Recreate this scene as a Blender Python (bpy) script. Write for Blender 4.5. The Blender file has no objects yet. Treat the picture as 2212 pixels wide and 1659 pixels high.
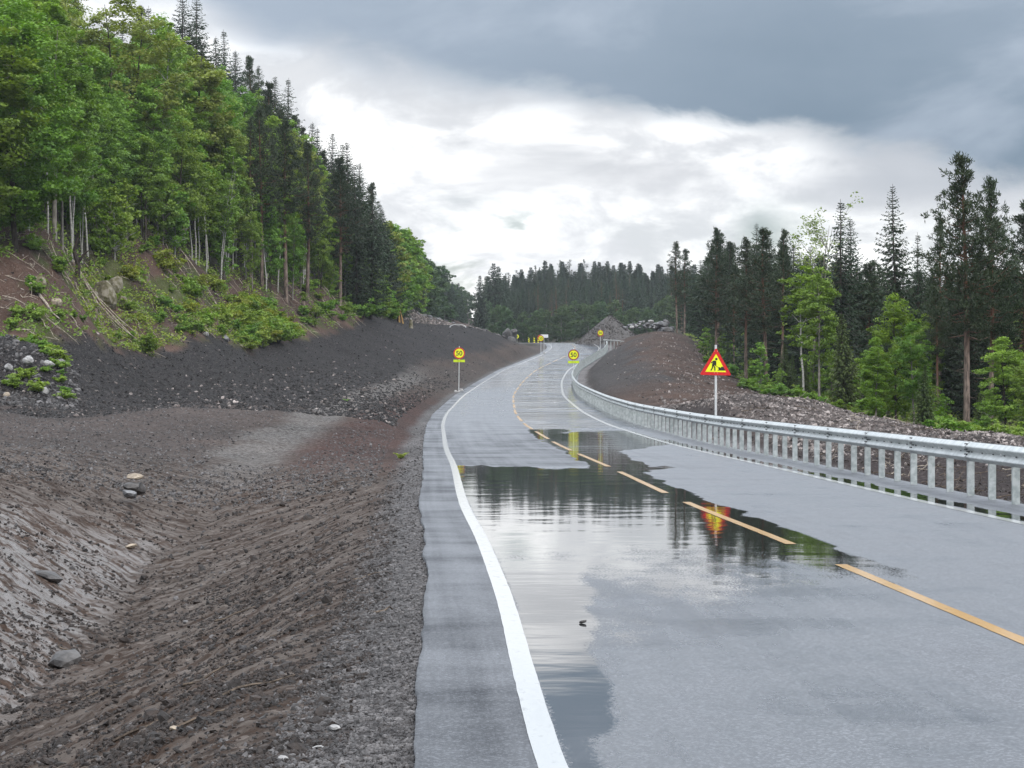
import bpy, math, random
import numpy as np
from mathutils import Vector, Matrix
R = math.radians
rng = np.random.default_rng(7)
random.seed(7)
SC = bpy.context.scene
COL = SC.collection
# camera constants: eye height (m) and the focal length on a 2212 px wide picture
F, CX, CY, H = 4937.0, 1106.0, 829.5, 1.77

# ------------------------------------------------------------------ numpy helpers
def _hash(ix, iy, seed):
    h = (ix.astype(np.int64) * 374761393 + iy.astype(np.int64) * 668265263 + seed * 1442695041) & 0xffffffff
    h = ((h ^ (h >> 13)) * 1274126177) & 0xffffffff
    h = h ^ (h >> 16)
    return (h & 0xffff) / 65535.0

def vnoise(x, y, seed=0):
    x = np.asarray(x, float); y = np.asarray(y, float)
    ix = np.floor(x); iy = np.floor(y)
    fx = x - ix; fy = y - iy
    fx = fx * fx * (3 - 2 * fx); fy = fy * fy * (3 - 2 * fy)
    ix = ix.astype(np.int64); iy = iy.astype(np.int64)
    a = _hash(ix, iy, seed); b = _hash(ix + 1, iy, seed)
    c = _hash(ix, iy + 1, seed); d = _hash(ix + 1, iy + 1, seed)
    return (a * (1 - fx) + b * fx) * (1 - fy) + (c * (1 - fx) + d * fx) * fy

def fbm(x, y, seed=0, octv=4, gain=0.5):
    s = 0; a = 1; t = 0
    for i in range(octv):
        s = s + a * vnoise(np.asarray(x) * 2 ** i, np.asarray(y) * 2 ** i, seed + i * 17)
        t += a; a *= gain
    return s / t

def sstep(a, b, x):
    t = np.clip((np.asarray(x, float) - a) / (b - a), 0, 1)
    return t * t * (3 - 2 * t)

def pch(xs, ys):
    """smooth monotone-ish interpolation (PCHIP)"""
    xs = np.array(xs, float); ys = np.array(ys, float)
    h = np.diff(xs); dl = np.diff(ys) / h
    m = np.zeros_like(ys)
    m[0] = dl[0]; m[-1] = dl[-1]
    for i in range(1, len(xs) - 1):
        if dl[i - 1] * dl[i] > 0:
            w1 = 2 * h[i] + h[i - 1]; w2 = h[i] + 2 * h[i - 1]
            m[i] = (w1 + w2) / (w1 / dl[i - 1] + w2 / dl[i])
    def f(x):
        x = np.asarray(x, float)
        xc = np.clip(x, xs[0], xs[-1])
        k = np.clip(np.searchsorted(xs, xc) - 1, 0, len(xs) - 2)
        t = (xc - xs[k]) / h[k]
        r = ((1 + 2 * t) * (1 - t) ** 2 * ys[k] + t * (1 - t) ** 2 * h[k] * m[k]
             + t * t * (3 - 2 * t) * ys[k + 1] + t * t * (t - 1) * h[k] * m[k + 1])
        return r + np.where(x < xs[0], (x - xs[0]) * m[0], 0) + np.where(x > xs[-1], (x - xs[-1]) * m[-1], 0)
    return f

# ------------------------------------------------------------------ mesh helpers
class MB:
    """collects triangles and quads (with an optional per-face value) into ONE mesh"""
    def __init__(s):
        s.v = []; s.f = []; s.n = 0; s.val = []; s.mi = []
    def add(s, v, f, val=0.5, mi=0):
        v = np.asarray(v, float).reshape(-1, 3); f = np.asarray(f, int)
        s.v.append(v); s.f.append(f + s.n); s.n += len(v)
        s.val.append(np.broadcast_to(np.asarray(val, float), (len(f),)))
        s.mi.append(np.full(len(f), mi))
        return s
    def mesh(s, name, mats, smooth=False):
        me = bpy.data.meshes.new(name)
        v = np.concatenate(s.v)
        me.vertices.add(len(v)); me.vertices.foreach_set('co', v.ravel())
        loops = np.concatenate([f.ravel() for f in s.f])
        tot = np.concatenate([np.full(len(f), f.shape[1]) for f in s.f])
        st = np.concatenate([[0], np.cumsum(tot)[:-1]])
        me.loops.add(len(loops)); me.loops.foreach_set('vertex_index', loops.astype(np.int32))
        me.polygons.add(len(tot)); me.polygons.foreach_set('loop_start', st.astype(np.int32))
        if not isinstance(mats, (list, tuple)): mats = [mats]
        for m in mats: me.materials.append(m)
        me.polygons.foreach_set('material_index', np.concatenate(s.mi).astype(np.int32))
        me.polygons.foreach_set('use_smooth', np.full(len(tot), bool(smooth)))
        me.update(calc_edges=True)
        a = me.attributes.new('val', 'FLOAT', 'FACE')
        a.data.foreach_set('value', np.concatenate(s.val).astype(np.float32))
        return me
    def obj(s, name, mats, parent=None, smooth=False):
        return link(name, s.mesh(name, mats, smooth), parent)

def link(name, me, parent=None):
    o = bpy.data.objects.new(name, me); COL.objects.link(o)
    if parent is not None: o.parent = parent
    return o

def tag(o, label=None, cat=None, group=None, kind=None):
    if label: o['label'] = label
    if cat: o['category'] = cat
    if group: o['group'] = group
    if kind: o['kind'] = kind
    return o

def empty(name, loc=(0, 0, 0), rz=0.0, label=None, cat=None, group=None):
    o = bpy.data.objects.new(name, None); COL.objects.link(o)
    o.empty_display_size = 0.2
    o.location = loc; o.rotation_euler = (0, 0, rz)
    return tag(o, label, cat, group)

def box(c, s, rot=None):
    sx, sy, sz = np.array(s) / 2
    v = np.array([(-sx, -sy, -sz), (sx, -sy, -sz), (sx, sy, -sz), (-sx, sy, -sz),
                  (-sx, -sy, sz), (sx, -sy, sz), (sx, sy, sz), (-sx, sy, sz)])
    if rot is not None: v = v @ np.array(rot).T
    return v + np.array(c), np.array([(0, 3, 2, 1), (4, 5, 6, 7), (0, 1, 5, 4), (1, 2, 6, 5), (2, 3, 7, 6), (3, 0, 4, 7)])

def tube(pts, rad, n=6, cap=True):
    pts = np.asarray(pts, float); rad = np.broadcast_to(np.asarray(rad, float), (len(pts),))
    tg = np.gradient(pts, axis=0); tg /= np.linalg.norm(tg, axis=1, keepdims=True) + 1e-9
    ref = np.array([0, 0, 1.0]) if abs(tg[0, 2]) < .9 else np.array([1.0, 0, 0])
    a = np.cross(tg, ref); a /= np.linalg.norm(a, axis=1, keepdims=True) + 1e-9
    b = np.cross(tg, a)
    th = np.arange(n) / n * 2 * np.pi
    v = pts[:, None] + rad[:, None, None] * (np.cos(th)[None, :, None] * a[:, None] + np.sin(th)[None, :, None] * b[:, None])
    v = v.reshape(-1, 3)
    i = np.arange(len(pts) - 1)[:, None] * n; j = np.arange(n)[None]; j2 = (j + 1) % n
    f = np.stack([i + j, i + j2, i + n + j2, i + n + j], -1).reshape(-1, 4)
    return v, f

def tube_to(mb, pts, rad, n=6, val=0.5, mi=0):
    v, f = tube(pts, rad, n); mb.add(v, f, val, mi)
    # end caps
    k = len(v) - n
    c = np.vstack([v[k:], v[k:].mean(0)]); mb.add(c, [(j, (j + 1) % n, n) for j in range(n)], val, mi)
    c = np.vstack([v[:n], v[:n].mean(0)]); mb.add(c, [((j + 1) % n, j, n) for j in range(n)], val, mi)

_t = (1 + 5 ** .5) / 2
ICO = np.array([(-1, _t, 0), (1, _t, 0), (-1, -_t, 0), (1, -_t, 0), (0, -1, _t), (0, 1, _t), (0, -1, -_t), (0, 1, -_t),
                (_t, 0, -1), (_t, 0, 1), (-_t, 0, -1), (-_t, 0, 1)]) / math.hypot(1, _t)
ICOF = np.array([(0, 11, 5), (0, 5, 1), (0, 1, 7), (0, 7, 10), (0, 10, 11), (1, 5, 9), (5, 11, 4), (11, 10, 2), (10, 7, 6), (7, 1, 8),
                 (3, 9, 4), (3, 4, 2), (3, 2, 6), (3, 6, 8), (3, 8, 9), (4, 9, 5), (2, 4, 11), (6, 2, 10), (8, 6, 7), (9, 8, 1)])

def rand_rot(n, r=rng):
    q = r.normal(size=(n, 4)); q /= np.linalg.norm(q, axis=1, keepdims=True)
    w, x, y, z = q.T
    return np.stack([np.stack([1 - 2 * (y * y + z * z), 2 * (x * y - z * w), 2 * (x * z + y * w)], -1),
                     np.stack([2 * (x * y + z * w), 1 - 2 * (x * x + z * z), 2 * (y * z - x * w)], -1),
                     np.stack([2 * (x * z - y * w), 2 * (y * z + x * w), 1 - 2 * (x * x + y * y)], -1)], -2)

def stones(mb, pos, size, flat=(1, .8, .55), val=None, r=rng, tilt=True):
    """many angular stones into one mesh (for stuff)"""
    n = len(pos)
    v = ICO[None] * (1 + r.uniform(-.28, .28, (n, 12, 1))) * (np.array(flat) * r.uniform(.7, 1.3, (n, 1, 3)))
    if tilt:
        v = np.einsum('nij,nkj->nki', rand_rot(n, r), v)
    else:
        a = r.uniform(0, 2 * np.pi, n); c, s = np.cos(a), np.sin(a)
        v = np.stack([v[..., 0] * c[:, None] - v[..., 1] * s[:, None], v[..., 0] * s[:, None] + v[..., 1] * c[:, None], v[..., 2]], -1)
    v = v * np.asarray(size).reshape(-1, 1, 1) + np.asarray(pos)[:, None]
    f = ICOF[None] + (np.arange(n) * 12)[:, None, None]
    if val is None: val = r.uniform(0, 1, n)
    mb.add(v.reshape(-1, 3), f.reshape(-1, 3), np.repeat(val, 20))

# ------------------------------------------------------------------ node helper
class NT:
    def __init__(s, tree):
        s.t = tree; s.n = tree.nodes; s.l = tree.links; s.n.clear()
    def new(s, typ, **kw):
        nd = s.n.new(typ)
        for k, v in kw.items(): setattr(nd, k, v)
        return nd
    def put(s, sock, v):
        if isinstance(v, bpy.types.NodeSocket): s.l.new(v, sock)
        else:
            try: sock.default_value = v
            except Exception: sock.default_value = (v[0], v[1], v[2], 1.0)
    def math(s, op, a, b=0.0, c=None, clamp=False):
        nd = s.new('ShaderNodeMath', operation=op, use_clamp=clamp)
        s.put(nd.inputs[0], a); s.put(nd.inputs[1], b)
        if c is not None: s.put(nd.inputs[2], c)
        return nd.outputs[0]
    def mapr(s, x, a, b, c=0.0, d=1.0, smooth=True):
        nd = s.new('ShaderNodeMapRange', interpolation_type='SMOOTHSTEP' if smooth else 'LINEAR')
        for i, v in enumerate((x, a, b, c, d)): s.put(nd.inputs[i], v)
        return nd.outputs[0]
    def mix(s, f, a, b, blend='MIX'):
        nd = s.new('ShaderNodeMix', data_type='RGBA', blend_type=blend)
        s.put(nd.inputs[0], f)
        for k, v in ((6, a), (7, b)):
            if isinstance(v, bpy.types.NodeSocket): s.l.new(v, nd.inputs[k])
            else: nd.inputs[k].default_value = (v[0], v[1], v[2], 1.0)
        return nd.outputs[2]
    def mixf(s, f, a, b):
        nd = s.new('ShaderNodeMix', data_type='FLOAT')
        s.put(nd.inputs[0], f); s.put(nd.inputs[2], a); s.put(nd.inputs[3], b)
        return nd.outputs[0]
    def noise(s, vec, scale, detail=4.0, rough=0.55, dist=0.0):
        nd = s.new('ShaderNodeTexNoise', noise_dimensions='3D')
        if vec is not None: s.l.new(vec, nd.inputs['Vector'])
        s.put(nd.inputs['Scale'], scale); s.put(nd.inputs['Detail'], detail); s.put(nd.inputs['Roughness'], rough); s.put(nd.inputs['Distortion'], dist)
        return nd.outputs['Fac']
    def voro(s, vec, scale, feature='F1', out='Distance'):
        nd = s.new('ShaderNodeTexVoronoi', feature=feature)
        if vec is not None: s.l.new(vec, nd.inputs['Vector'])
        s.put(nd.inputs['Scale'], scale)
        return nd.outputs[out]
    def mapping(s, vec, scale=(1, 1, 1), rot=(0, 0, 0), loc=(0, 0, 0)):
        nd = s.new('ShaderNodeMapping')
        s.l.new(vec, nd.inputs['Vector']); nd.inputs['Scale'].default_value = scale
        nd.inputs['Rotation'].default_value = rot; nd.inputs['Location'].default_value = loc
        return nd.outputs[0]
    def coord(s, out='Object'):
        return s.new('ShaderNodeTexCoord').outputs[out]
    def attr(s, name, out='Fac'):
        nd = s.new('ShaderNodeAttribute', attribute_name=name); return nd.outputs[out]
    def ramp(s, f, stops, interp='LINEAR'):
        nd = s.new('ShaderNodeValToRGB'); cr = nd.color_ramp; cr.interpolation = interp
        s.put(nd.inputs[0], f)
        while len(cr.elements) < len(stops): cr.elements.new(0.5)
        for e, (p, c) in zip(cr.elements, stops):
            e.position = p
            e.color = (c, c, c, 1) if not hasattr(c, '__len__') else (c[0], c[1], c[2], 1)
        return nd.outputs[0]
    def bump(s, h, strength=0.5, dist=0.02, normal=None):
        nd = s.new('ShaderNodeBump'); s.put(nd.inputs['Height'], h)
        s.put(nd.inputs['Strength'], strength); s.put(nd.inputs['Distance'], dist)
        if normal is not None: s.l.new(normal, nd.inputs['Normal'])
        return nd.outputs[0]
    def pbsdf(s, **kw):
        nd = s.new('ShaderNodeBsdfPrincipled')
        for k, v in kw.items():
            s.put(nd.inputs[k.replace('_', ' ')], v)
        return nd.outputs[0]
    def out(s, sh, vol=None):
        o = s.new('ShaderNodeOutputMaterial')
        if sh is not None: s.l.new(sh, o.inputs['Surface'])
        if vol is not None: s.l.new(vol, o.inputs['Volume'])

def material(name):
    m = bpy.data.materials.new(name); m.use_nodes = True
    return m, NT(m.node_tree)

def noisy(name, c1, c2, scale=8.0, rough=0.6, bump=0.0, bscale=None, metallic=0.0, detail=5, val=0.0, spec=0.5):
    """a two-tone procedural material with bump; val = how far the per-face value shifts the brightness"""
    m, t = material(name)
    co = t.coord('Object')
    n = t.noise(co, scale, detail, 0.6)
    c = t.mix(t.mapr(n, .35, .65), c1, c2)
    if val:
        c = t.mix(1.0, c, t.ramp(t.attr('val'), [(0, 1 - val), (1, 1 + val)]), 'MULTIPLY')
    kw = dict(Base_Color=c, Roughness=rough, Metallic=metallic)
    kw['Specular_IOR_Level'] = spec
    if bump:
        kw['Normal'] = t.bump(t.noise(co, bscale or scale * 3, 4, .6), bump, .02)
    t.out(t.pbsdf(**kw))
    return m
# ------------------------------------------------------------------ road geometry (x = right, y = ahead, z = up)
xc = pch([-20, 5, 15.7, 25.5, 33.8, 49.6, 61.3, 77, 95, 114, 144, 177, 229, 265, 295, 325, 345, 370, 410, 450, 500, 560],
         [4.6, 3.95, 3.52, 3.07, 2.63, 2.04, 1.55, 1.01, .45, .15, .08, .53, 2.2, 4.9, 7.6, 8.9, 8.9, 7.3, 3.0, -1.5, -11, -28])
zc = pch([-20, 64, 86, 112, 144, 173, 209, 233, 271, 295, 330, 345, 370, 410, 450, 500, 560],
         [0, 0, .10, .39, .87, 1.45, 2.35, 3.14, 4.66, 5.8, 7.3, 7.85, 8.45, 9.1, 9.6, 10.1, 10.4])
WR = pch([-20, 28, 65, 400], [3.6, 3.6, 3.35, 3.3])     # right lane: centre to edge line
laneL = pch([-20, 10.5, 20, 40, 60, 600], [3.58, 3.55, 3.43, 3.32, 3.3, 3.3])
SHL = 0.62                                            # left paved shoulder
def railoff(y): return WR(y) + 1.12 - .24 * np.exp(-((np.asarray(y) - 178) / 38) ** 2)
def pavR(y): return WR(y) + 1.32
def heading(y): return np.arctan(xc(np.asarray(y) + .5) - xc(np.asarray(y) - .5))
def road_pt(o, y):
    """point on the road surface at offset o to the right of the centre line, station y"""
    th = heading(y)
    return xc(y) + o * np.cos(th), y - o * np.sin(th), zc(y)

# ------------------------------------------------------------------ terrain: thin-plate surface through measured points
CP = []
def S(*a):                       # (picture column, picture row, metres ahead)
    for X, Y, y in a: CP.append(((X - CX) / F, math.log(y), (CY - Y) / F))
def W(y, *a):                    # (x, z) at y metres ahead
    for x, z in a: CP.append((x / y, math.log(y), (z - H) / y))
W(7, (-1.6, -.2), (-3.4, -.9), (-5, -.7), (-9, .1), (5, -.05), (10, -.3))
W(14, (-1.9, -.25), (-4.0, -1.1), (-6, -.6), (-10, .15), (-16, .5), (9.5, -.3), (13, -.4))
W(20, (-1.5, -.22), (-4.3, -1.12), (-6.4, -.6), (-9.5, .1), (-20, .6), (9.2, -.25), (11, -.55), (16, -.2))
W(26, (-1.9, -.28), (-4.8, -1.12), (-7, -.5), (-10, .05), (-18, .4))
W(34, (-2.3, -.32), (-5.4, -1.0), (-7.6, -.4), (-11, -.05), (-22, .5), (8.2, -.15), (9.6, -.55), (12, -.35), (18, 0))
W(41, (-2.6, -.28), (-5.7, -.75), (-8.5, -.25), (-13, .0))
W(48, (7.4, -.15), (8.4, -.35), (10.5, -.2), (14, .1), (22, -.3), (-3, -.18), (-6, -.45), (-9, -.1), (-15, .2))
W(62, (-3.6, -.1), (-6.6, -.05), (-10, .2), (-17, .5), (6.4, -.05), (9, .2), (13, .45), (17, 0))
W(80, (-3.9, .35), (-6.6, .6), (-12, .9), (-20, 1.2))
W(105, (-4.4, .55), (-7, .95), (-12, 1.4), (-20, 1.75), (-26, 2.7))
W(130, (-4.7, .85), (-7.5, 1.3), (-13, 2.1), (-20, 2.75))
W(150, (-4.9, 1.15), (-8, 1.8), (-14, 2.9))
S((0, 828, 100), (-300, 760, 95), (-900, 700, 92))
S((985, 840, 165), (900, 828, 165), (700, 800, 165), (540, 772, 165))
S((975, 822, 190), (900, 806, 190), (820, 775, 190), (700, 748, 190))
S((1035, 813, 215), (970, 790, 215), (900, 748, 215), (800, 722, 215))
S((1085, 792, 250), (1045, 768, 250), (980, 728, 250), (900, 712, 250), (850, 702, 250))
S((1135, 768, 285), (1112, 740, 285), (1060, 718, 285), (1000, 706, 285), (900, 700, 290), (870, 690, 290))
S((1168, 754, 320), (1120, 742, 320), (1040, 724, 330), (950, 690, 330))
S((1080, 744, 400), (1000, 715, 400), (900, 690, 400), (850, 660, 400))
# left hillside
S((-200, 470, 125), (100, 482, 130), (300, 512, 158), (420, 572, 170), (540, 602, 190), (700, 624, 215), (800, 688, 225), (850, 693, 255))
S((0, 655, 113), (200, 650, 138), (300, 655, 145), (400, 682, 150), (550, 692, 178))
S((380, 290, 240), (540, 406, 260), (620, 452, 262), (700, 560, 262), (770, 640, 270), (100, 200, 200), (-200, 0, 200), (-700, 200, 125), (240, 370, 200))
S((300, 350, 400), (600, 520, 400), (750, 620, 400), (600, 590, 600), (900, 655, 600), (980, 690, 600), (700, 620, 800), (0, 450, 700), (-600, 300, 500))
# right side: rubble mound, dark bank, forest floor
S((1490, 876, 80), (1600, 855, 80), (1750, 869, 80), (1900, 906, 78), (2050, 940, 75), (2200, 975, 72), (2500, 985, 75))
S((1600, 874, 96), (1900, 925, 96), (2085, 937, 97), (2350, 945, 95), (2800, 940, 95))
S((1320, 873, 125), (1420, 860, 125), (1600, 868, 125), (1900, 880, 125), (2300, 880, 125))
S((1295, 836, 160), (1350, 818, 160), (1430, 800, 160), (1550, 838, 160), (1700, 850, 160), (2000, 850, 160), (2400, 850, 160))
S((1290, 805, 215), (1320, 780, 215), (1400, 745, 215), (1480, 762, 215), (1560, 795, 215), (1650, 805, 215), (1900, 800, 215))
S((1290, 780, 250), (1330, 755, 250), (1400, 728, 250), (1470, 733, 250), (1550, 758, 250), (1700, 770, 250))
S((1345, 750, 290), (1375, 722, 290), (1420, 714, 290), (1465, 725, 300), (1550, 732, 300), (1900, 730, 300))
S((1340, 736, 340), (1400, 718, 340), (1500, 715, 340), (1240, 744, 400), (1330, 735, 400), (1450, 718, 400))
S((1060, 738, 520), (1250, 738, 520), (1450, 728, 520), (1250, 716, 600), (1450, 705, 600), (1050, 722, 600))
S((1250, 668, 690), (1150, 676, 690), (1350, 672, 690), (1450, 684, 690), (1050, 712, 690), (1250, 684, 900), (1040, 715, 900), (1600, 680, 600), (1600, 680, 900), (2300, 690, 600), (2300, 700, 1000), (0, 480, 1000))
CP = np.array(CP)
SU, SL = 5.0, 1.0
_P = CP[:, :2] * (SU, SL)
_D = np.linalg.norm(_P[:, None] - _P[None], axis=2)
_K = np.where(_D > 0, _D ** 2 * np.log(_D + 1e-12), 0) + np.eye(len(_P)) * 2e-3
_A = np.zeros((len(_P) + 3, len(_P) + 3)); _A[:len(_P), :len(_P)] = _K
_A[:len(_P), -3:] = np.c_[np.ones(len(_P)), _P]; _A[-3:, :len(_P)] = _A[:len(_P), -3:].T
_Wt = np.linalg.solve(_A, np.r_[CP[:, 2], 0, 0, 0])

def base_z(x, y):
    x = np.asarray(x, float); y = np.asarray(y, float)
    sh = np.broadcast(x, y).shape
    x = np.broadcast_to(x, sh).ravel(); y = np.broadcast_to(y, sh).ravel()
    ys = np.maximum(y, 5.0)
    q = np.c_[np.clip(x / ys, -.6, .6) * SU, np.log(ys) * SL]
    out = np.empty(len(q))
    for i in range(0, len(q), 20000):
        d2 = ((q[i:i + 20000, None] - _P[None]) ** 2).sum(2)
        k = 0.5 * d2 * np.log(d2 + 1e-12)
        out[i:i + 20000] = k @ _Wt[:-3] + _Wt[-3] + q[i:i + 20000] @ _Wt[-2:]
    return (H + out * ys).reshape(sh)

xtrack = pch([5, 20, 34, 50, 62, 80, 105, 130, 165, 190, 230, 280, 320], [-4.0, -4.3, -5.4, -6.0, -6.6, -6.6, -6.9, -7.3, -7.2, -7.4, -4.5, .2, 3])
def yfoot(X): return np.interp(X, [-900, 0, 150, 300, 400, 540, 650, 760, 850, 1000, 1060], [95, 102, 113, 131, 142, 166, 186, 207, 262, 460, 640])
def ytree(X): return np.interp(X, [-900, -100, 0, 100, 300, 420, 540, 700, 800, 850, 1000, 1060], [116, 119, 124, 130, 159, 171, 191, 216, 227, 262, 462, 640])

def ground_z(x, y, detail=True):
    x = np.asarray(x, float); y = np.asarray(y, float)
    z = base_z(x, y)
    o = (x - xc(y)) * np.cos(heading(y))
    zr = zc(y)
    dl = -o - (laneL(y) + SHL); dr = o - pavR(y)
    X = CX + x / np.maximum(y, 3) * F
    z = z + 1.7 * np.exp(-((x + 22.3) / 3.2) ** 2 - ((y - 101) / 4.0) ** 2)
    # roughness: lumps that grow up the slopes
    if detail:
        slope = sstep(yfoot(X) - 4, yfoot(X) + 8, y) * (X < 1060)
        right = sstep(1.5, 5, dr)
        amp = .05 + .55 * slope + .3 * right * sstep(55, 75, y) + .10 * sstep(2, 6, dl)
        z = z + amp * (fbm(x / 2.3, y / 3.2, 3, 4) - .5) * 1.6
        z = z + (.35 * slope + .12 * right) * (fbm(x / .55, y / .8, 11, 3) - .5)
        # raked streaks on the verge and the cut bank
        side = sstep(-.5, .5, x - xtrack(y))
        a1 = (x * .86 - y * .51); b1 = (x * .51 + y * .86)      # streak direction on the road side
        a2 = (x * .84 + y * .54); b2 = (-x * .54 + y * .84)     # on the far side of the ditch
        s1 = fbm(a1 * 4.5, b1 * .45, 21, 4, .6); s2 = fbm(a2 * 4.0, b2 * .45, 31, 4, .6)
        near = (1 - sstep(45, 62, y)) * sstep(.25, 1.0, dl)
        z = z + near * .09 * (s1 * side + s2 * (1 - side) - .5)
        lump = fbm(x * 5.5, y * 5.5, 41, 3)
        z = z + near * .035 * sstep(.58, .8, lump) + near * .025 * (fbm(x * 14, y * 14, 44, 2) - .5)
        # drainage groove
        g = np.exp(-((x - xtrack(y) - .25 * np.sin(y * .5)) / .16) ** 2) * (1 - sstep(70, 90, y))
        z = z - .06 * g
        # dark dug-over soil further on
        mid = sstep(52, 75, y) * (1 - slope) * sstep(.6, 2, dl)
        z = z + mid * .16 * (fbm(x * 1.6, y * .7, 51, 4, .65) - .5)
    wl = sstep(.15, 1.9, dl); wr = sstep(.1, 1.6, dr)
    shoulder_l = zr - .03 - .13 * np.clip(dl, 0, 3); shoulder_r = zr - .04 - .16 * np.clip(dr, 0, 3)
    if detail:
        nz = .035 * (fbm(x * 9, y * 9, 61, 2) - .5)
        shoulder_l = shoulder_l + nz; shoulder_r = shoulder_r + nz
    z = np.where(dl > 0, shoulder_l * (1 - wl) + z * wl, np.where(dr > 0, shoulder_r * (1 - wr) + z * wr, zr - .07))
    return z

# ------------------------------------------------------------------ ground sheet
def soft(v, w=.5): return sstep(-w, w, v)
def build_ground():
    Xs = np.r_[np.arange(-1500, -80, 45), np.arange(-80, 2290, 4.6), np.arange(2290, 3800, 45)]
    ys = np.r_[np.arange(4, 9.4, .25), np.exp(np.arange(math.log(9.4), math.log(1300), .0046))]
    U = (Xs - CX) / F
    y = np.repeat(ys[:, None], len(U), 1); x = U[None] * y
    z = ground_z(x, y)
    nr, nc = y.shape
    i = np.arange(nr - 1)[:, None] * nc; j = np.arange(nc - 1)[None]
    f = np.stack([i + j, i + j + 1, i + nc + j + 1, i + nc + j], -1).reshape(-1, 4)
    X = np.broadcast_to(Xs[None], y.shape)
    o = (x - xc(y)) * np.cos(heading(y)); dl = -o - (laneL(y) + SHL); dr = o - pavR(y)
    nz = fbm(x / 1.7, y / 2.6, 71, 4) - .5; nf = fbm(x * 1.3, y * .8, 81, 3) - .5
    mud = np.array((.031, .0195, .0140)); dark = np.array((.0105, .009, .0095)); red = np.array((.030, .0130, .0095))
    sand = np.array((.095, .080, .070)); slope = np.array((.052, .031, .023)); floor = np.array((.022, .021, .012))
    grav = np.array((.095, .088, .088)); rub = np.array((.040, .030, .027)); field = np.array((.034, .0245, .021))
    green = np.array((.05, .075, .012))
    c = np.zeros(y.shape + (3,)) + mud
    wet = np.full(y.shape, .22)
    def lay(w, col, wt=None):
        nonlocal c, wet
        w = np.clip(w, 0, 1)
        c = c * (1 - w[..., None]) + col * w[..., None]
        if wt is not None: wet = wet * (1 - w) + wt * w
    L = (o < 0)
    lay(L * soft(y - 52 + nz * 30, 6) * soft(xtrack(y) - 1.2 - x, 1.5), field, .2)
    yd = np.interp(X, [-200, 0, 350, 600, 800, 1000], [95, 93, 92, 88, 100, 130]) + nz * 25
    lay(L * soft(y - yd, 5) * soft(xtrack(y) - .9 - x + nz * 1.5, .7), dark, .15)
    lay(L * soft(.9 - np.abs(x - xtrack(y) + .2) + nz * 1.7, .5) * sstep(44, 58, y) * (1 - sstep(170, 215, y)), sand * .5, .5)
    lay(L * soft(x - xtrack(y) - .9 + nz, .6) * sstep(46, 54, y + nz * 22) * (1 - sstep(120, 160, y)), red, .15)
    lay(L * soft(x - xtrack(y) - .4, .6) * sstep(140, 170, y), mud * .8, .3)
    # pale rubble crest far left of the road
    lay(L * sstep(300, 325, y + nz * 30) * (X > 840), rub, .2)
    hs = L * (X < 1060)
    lay(hs * soft(y - yfoot(X) + nz * 9, 2), slope * (1 + nz[..., None] * 1.2), .1)
    lay(hs * soft(y - yfoot(X) + nz * 9, 2) * sstep(.05, .16, fbm(x / 2.1, y / 3, 91, 4) - .47), green * .55 + slope * .3, .05)
    lay(hs * soft(y - ytree(X) + nz * 10, 4), floor, .05)
    # right side
    Rt = (o > 0)
    lay(Rt * soft(dr - .5, .4) * 1.0, dark * .8 + red * .3, .1)
    lay(Rt * sstep(60, 68, y) * soft(dr - 1.0, .6) * (1 - sstep(95, 108, y)), rub, .15)
    lay(Rt * sstep(97, 108, y) * soft(dr - .8, .5), slope * .8 + nf[..., None] * .02, .1)
    lay(Rt * sstep(130, 160, y + nz * 20) * soft(dr - .8, .6) * soft(5.2 + nz * 6 - dr, 1.2) * (1 - sstep(265, 290, y)), dark * .9 + mud * .25, .3)
    xf = np.interp(y, [0, 60, 90, 110, 160, 220, 260, 300], [11.5, 14.5, 18.2, 17.5, 17.5, 18.8, 20, 21.5]) + nz * 3
    lay(Rt * soft(x - xf, .8), floor, .05)
    lay(sstep(335, 370, y) * (X > 1060), floor * 1.1, .05)
    # gravel shoulders
    lay(L * (dl > -.3) * soft(.55 + nz * .5 - dl, .22), grav * .62, .3)
    lay(Rt * (dr > -.3) * soft(.75 + nz * .5 - dr, .25), grav * 1.1, .3)
    # gleaming cut bank at the near left
    lay(L * soft(xtrack(y) - .15 - x, .3) * soft(x - xtrack(y) + 3.6 + nz * 2, .8) * (1 - sstep(33, 42, y)), mud * 1.6, 1.0)
    c = np.clip(c * (1 + .5 * (fbm(x * 2.2, y * 1.4, 101, 3) - .5) + 1.1 * (fbm(x * .35, y * .22, 111, 4) - .5))[..., None], .004, 1)
    me = bpy.data.meshes.new('ground')
    me.vertices.add(nr * nc); me.vertices.foreach_set('co', np.stack([x, y, z], -1).ravel())
    me.loops.add(f.size); me.loops.foreach_set('vertex_index', f.ravel().astype(np.int32))
    me.polygons.add(len(f)); me.polygons.foreach_set('loop_start', (np.arange(len(f)) * 4).astype(np.int32))
    me.polygons.foreach_set('use_smooth', np.ones(len(f), bool))
    me.update(calc_edges=True)
    a = me.attributes.new('soil', 'FLOAT_COLOR', 'POINT')
    a.data.foreach_set('color', np.concatenate([c, np.ones(y.shape + (1,))], -1).astype(np.float32).ravel())
    a = me.attributes.new('wet', 'FLOAT', 'POINT'); a.data.foreach_set('value', wet.astype(np.float32).ravel())
    side = sstep(-.5, .5, x - xtrack(y)); near = (1 - sstep(45, 65, y)) * sstep(.3, 1.1, dl)
    a = me.attributes.new('side', 'FLOAT', 'POINT'); a.data.foreach_set('value', side.astype(np.float32).ravel())
    a = me.attributes.new('rake', 'FLOAT', 'POINT'); a.data.foreach_set('value', near.astype(np.float32).ravel())
    m, t = material('soil')
    co = t.coord('Object')
    sidea = t.attr('side'); rake = t.attr('rake'); weta = t.attr('wet')
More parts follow.
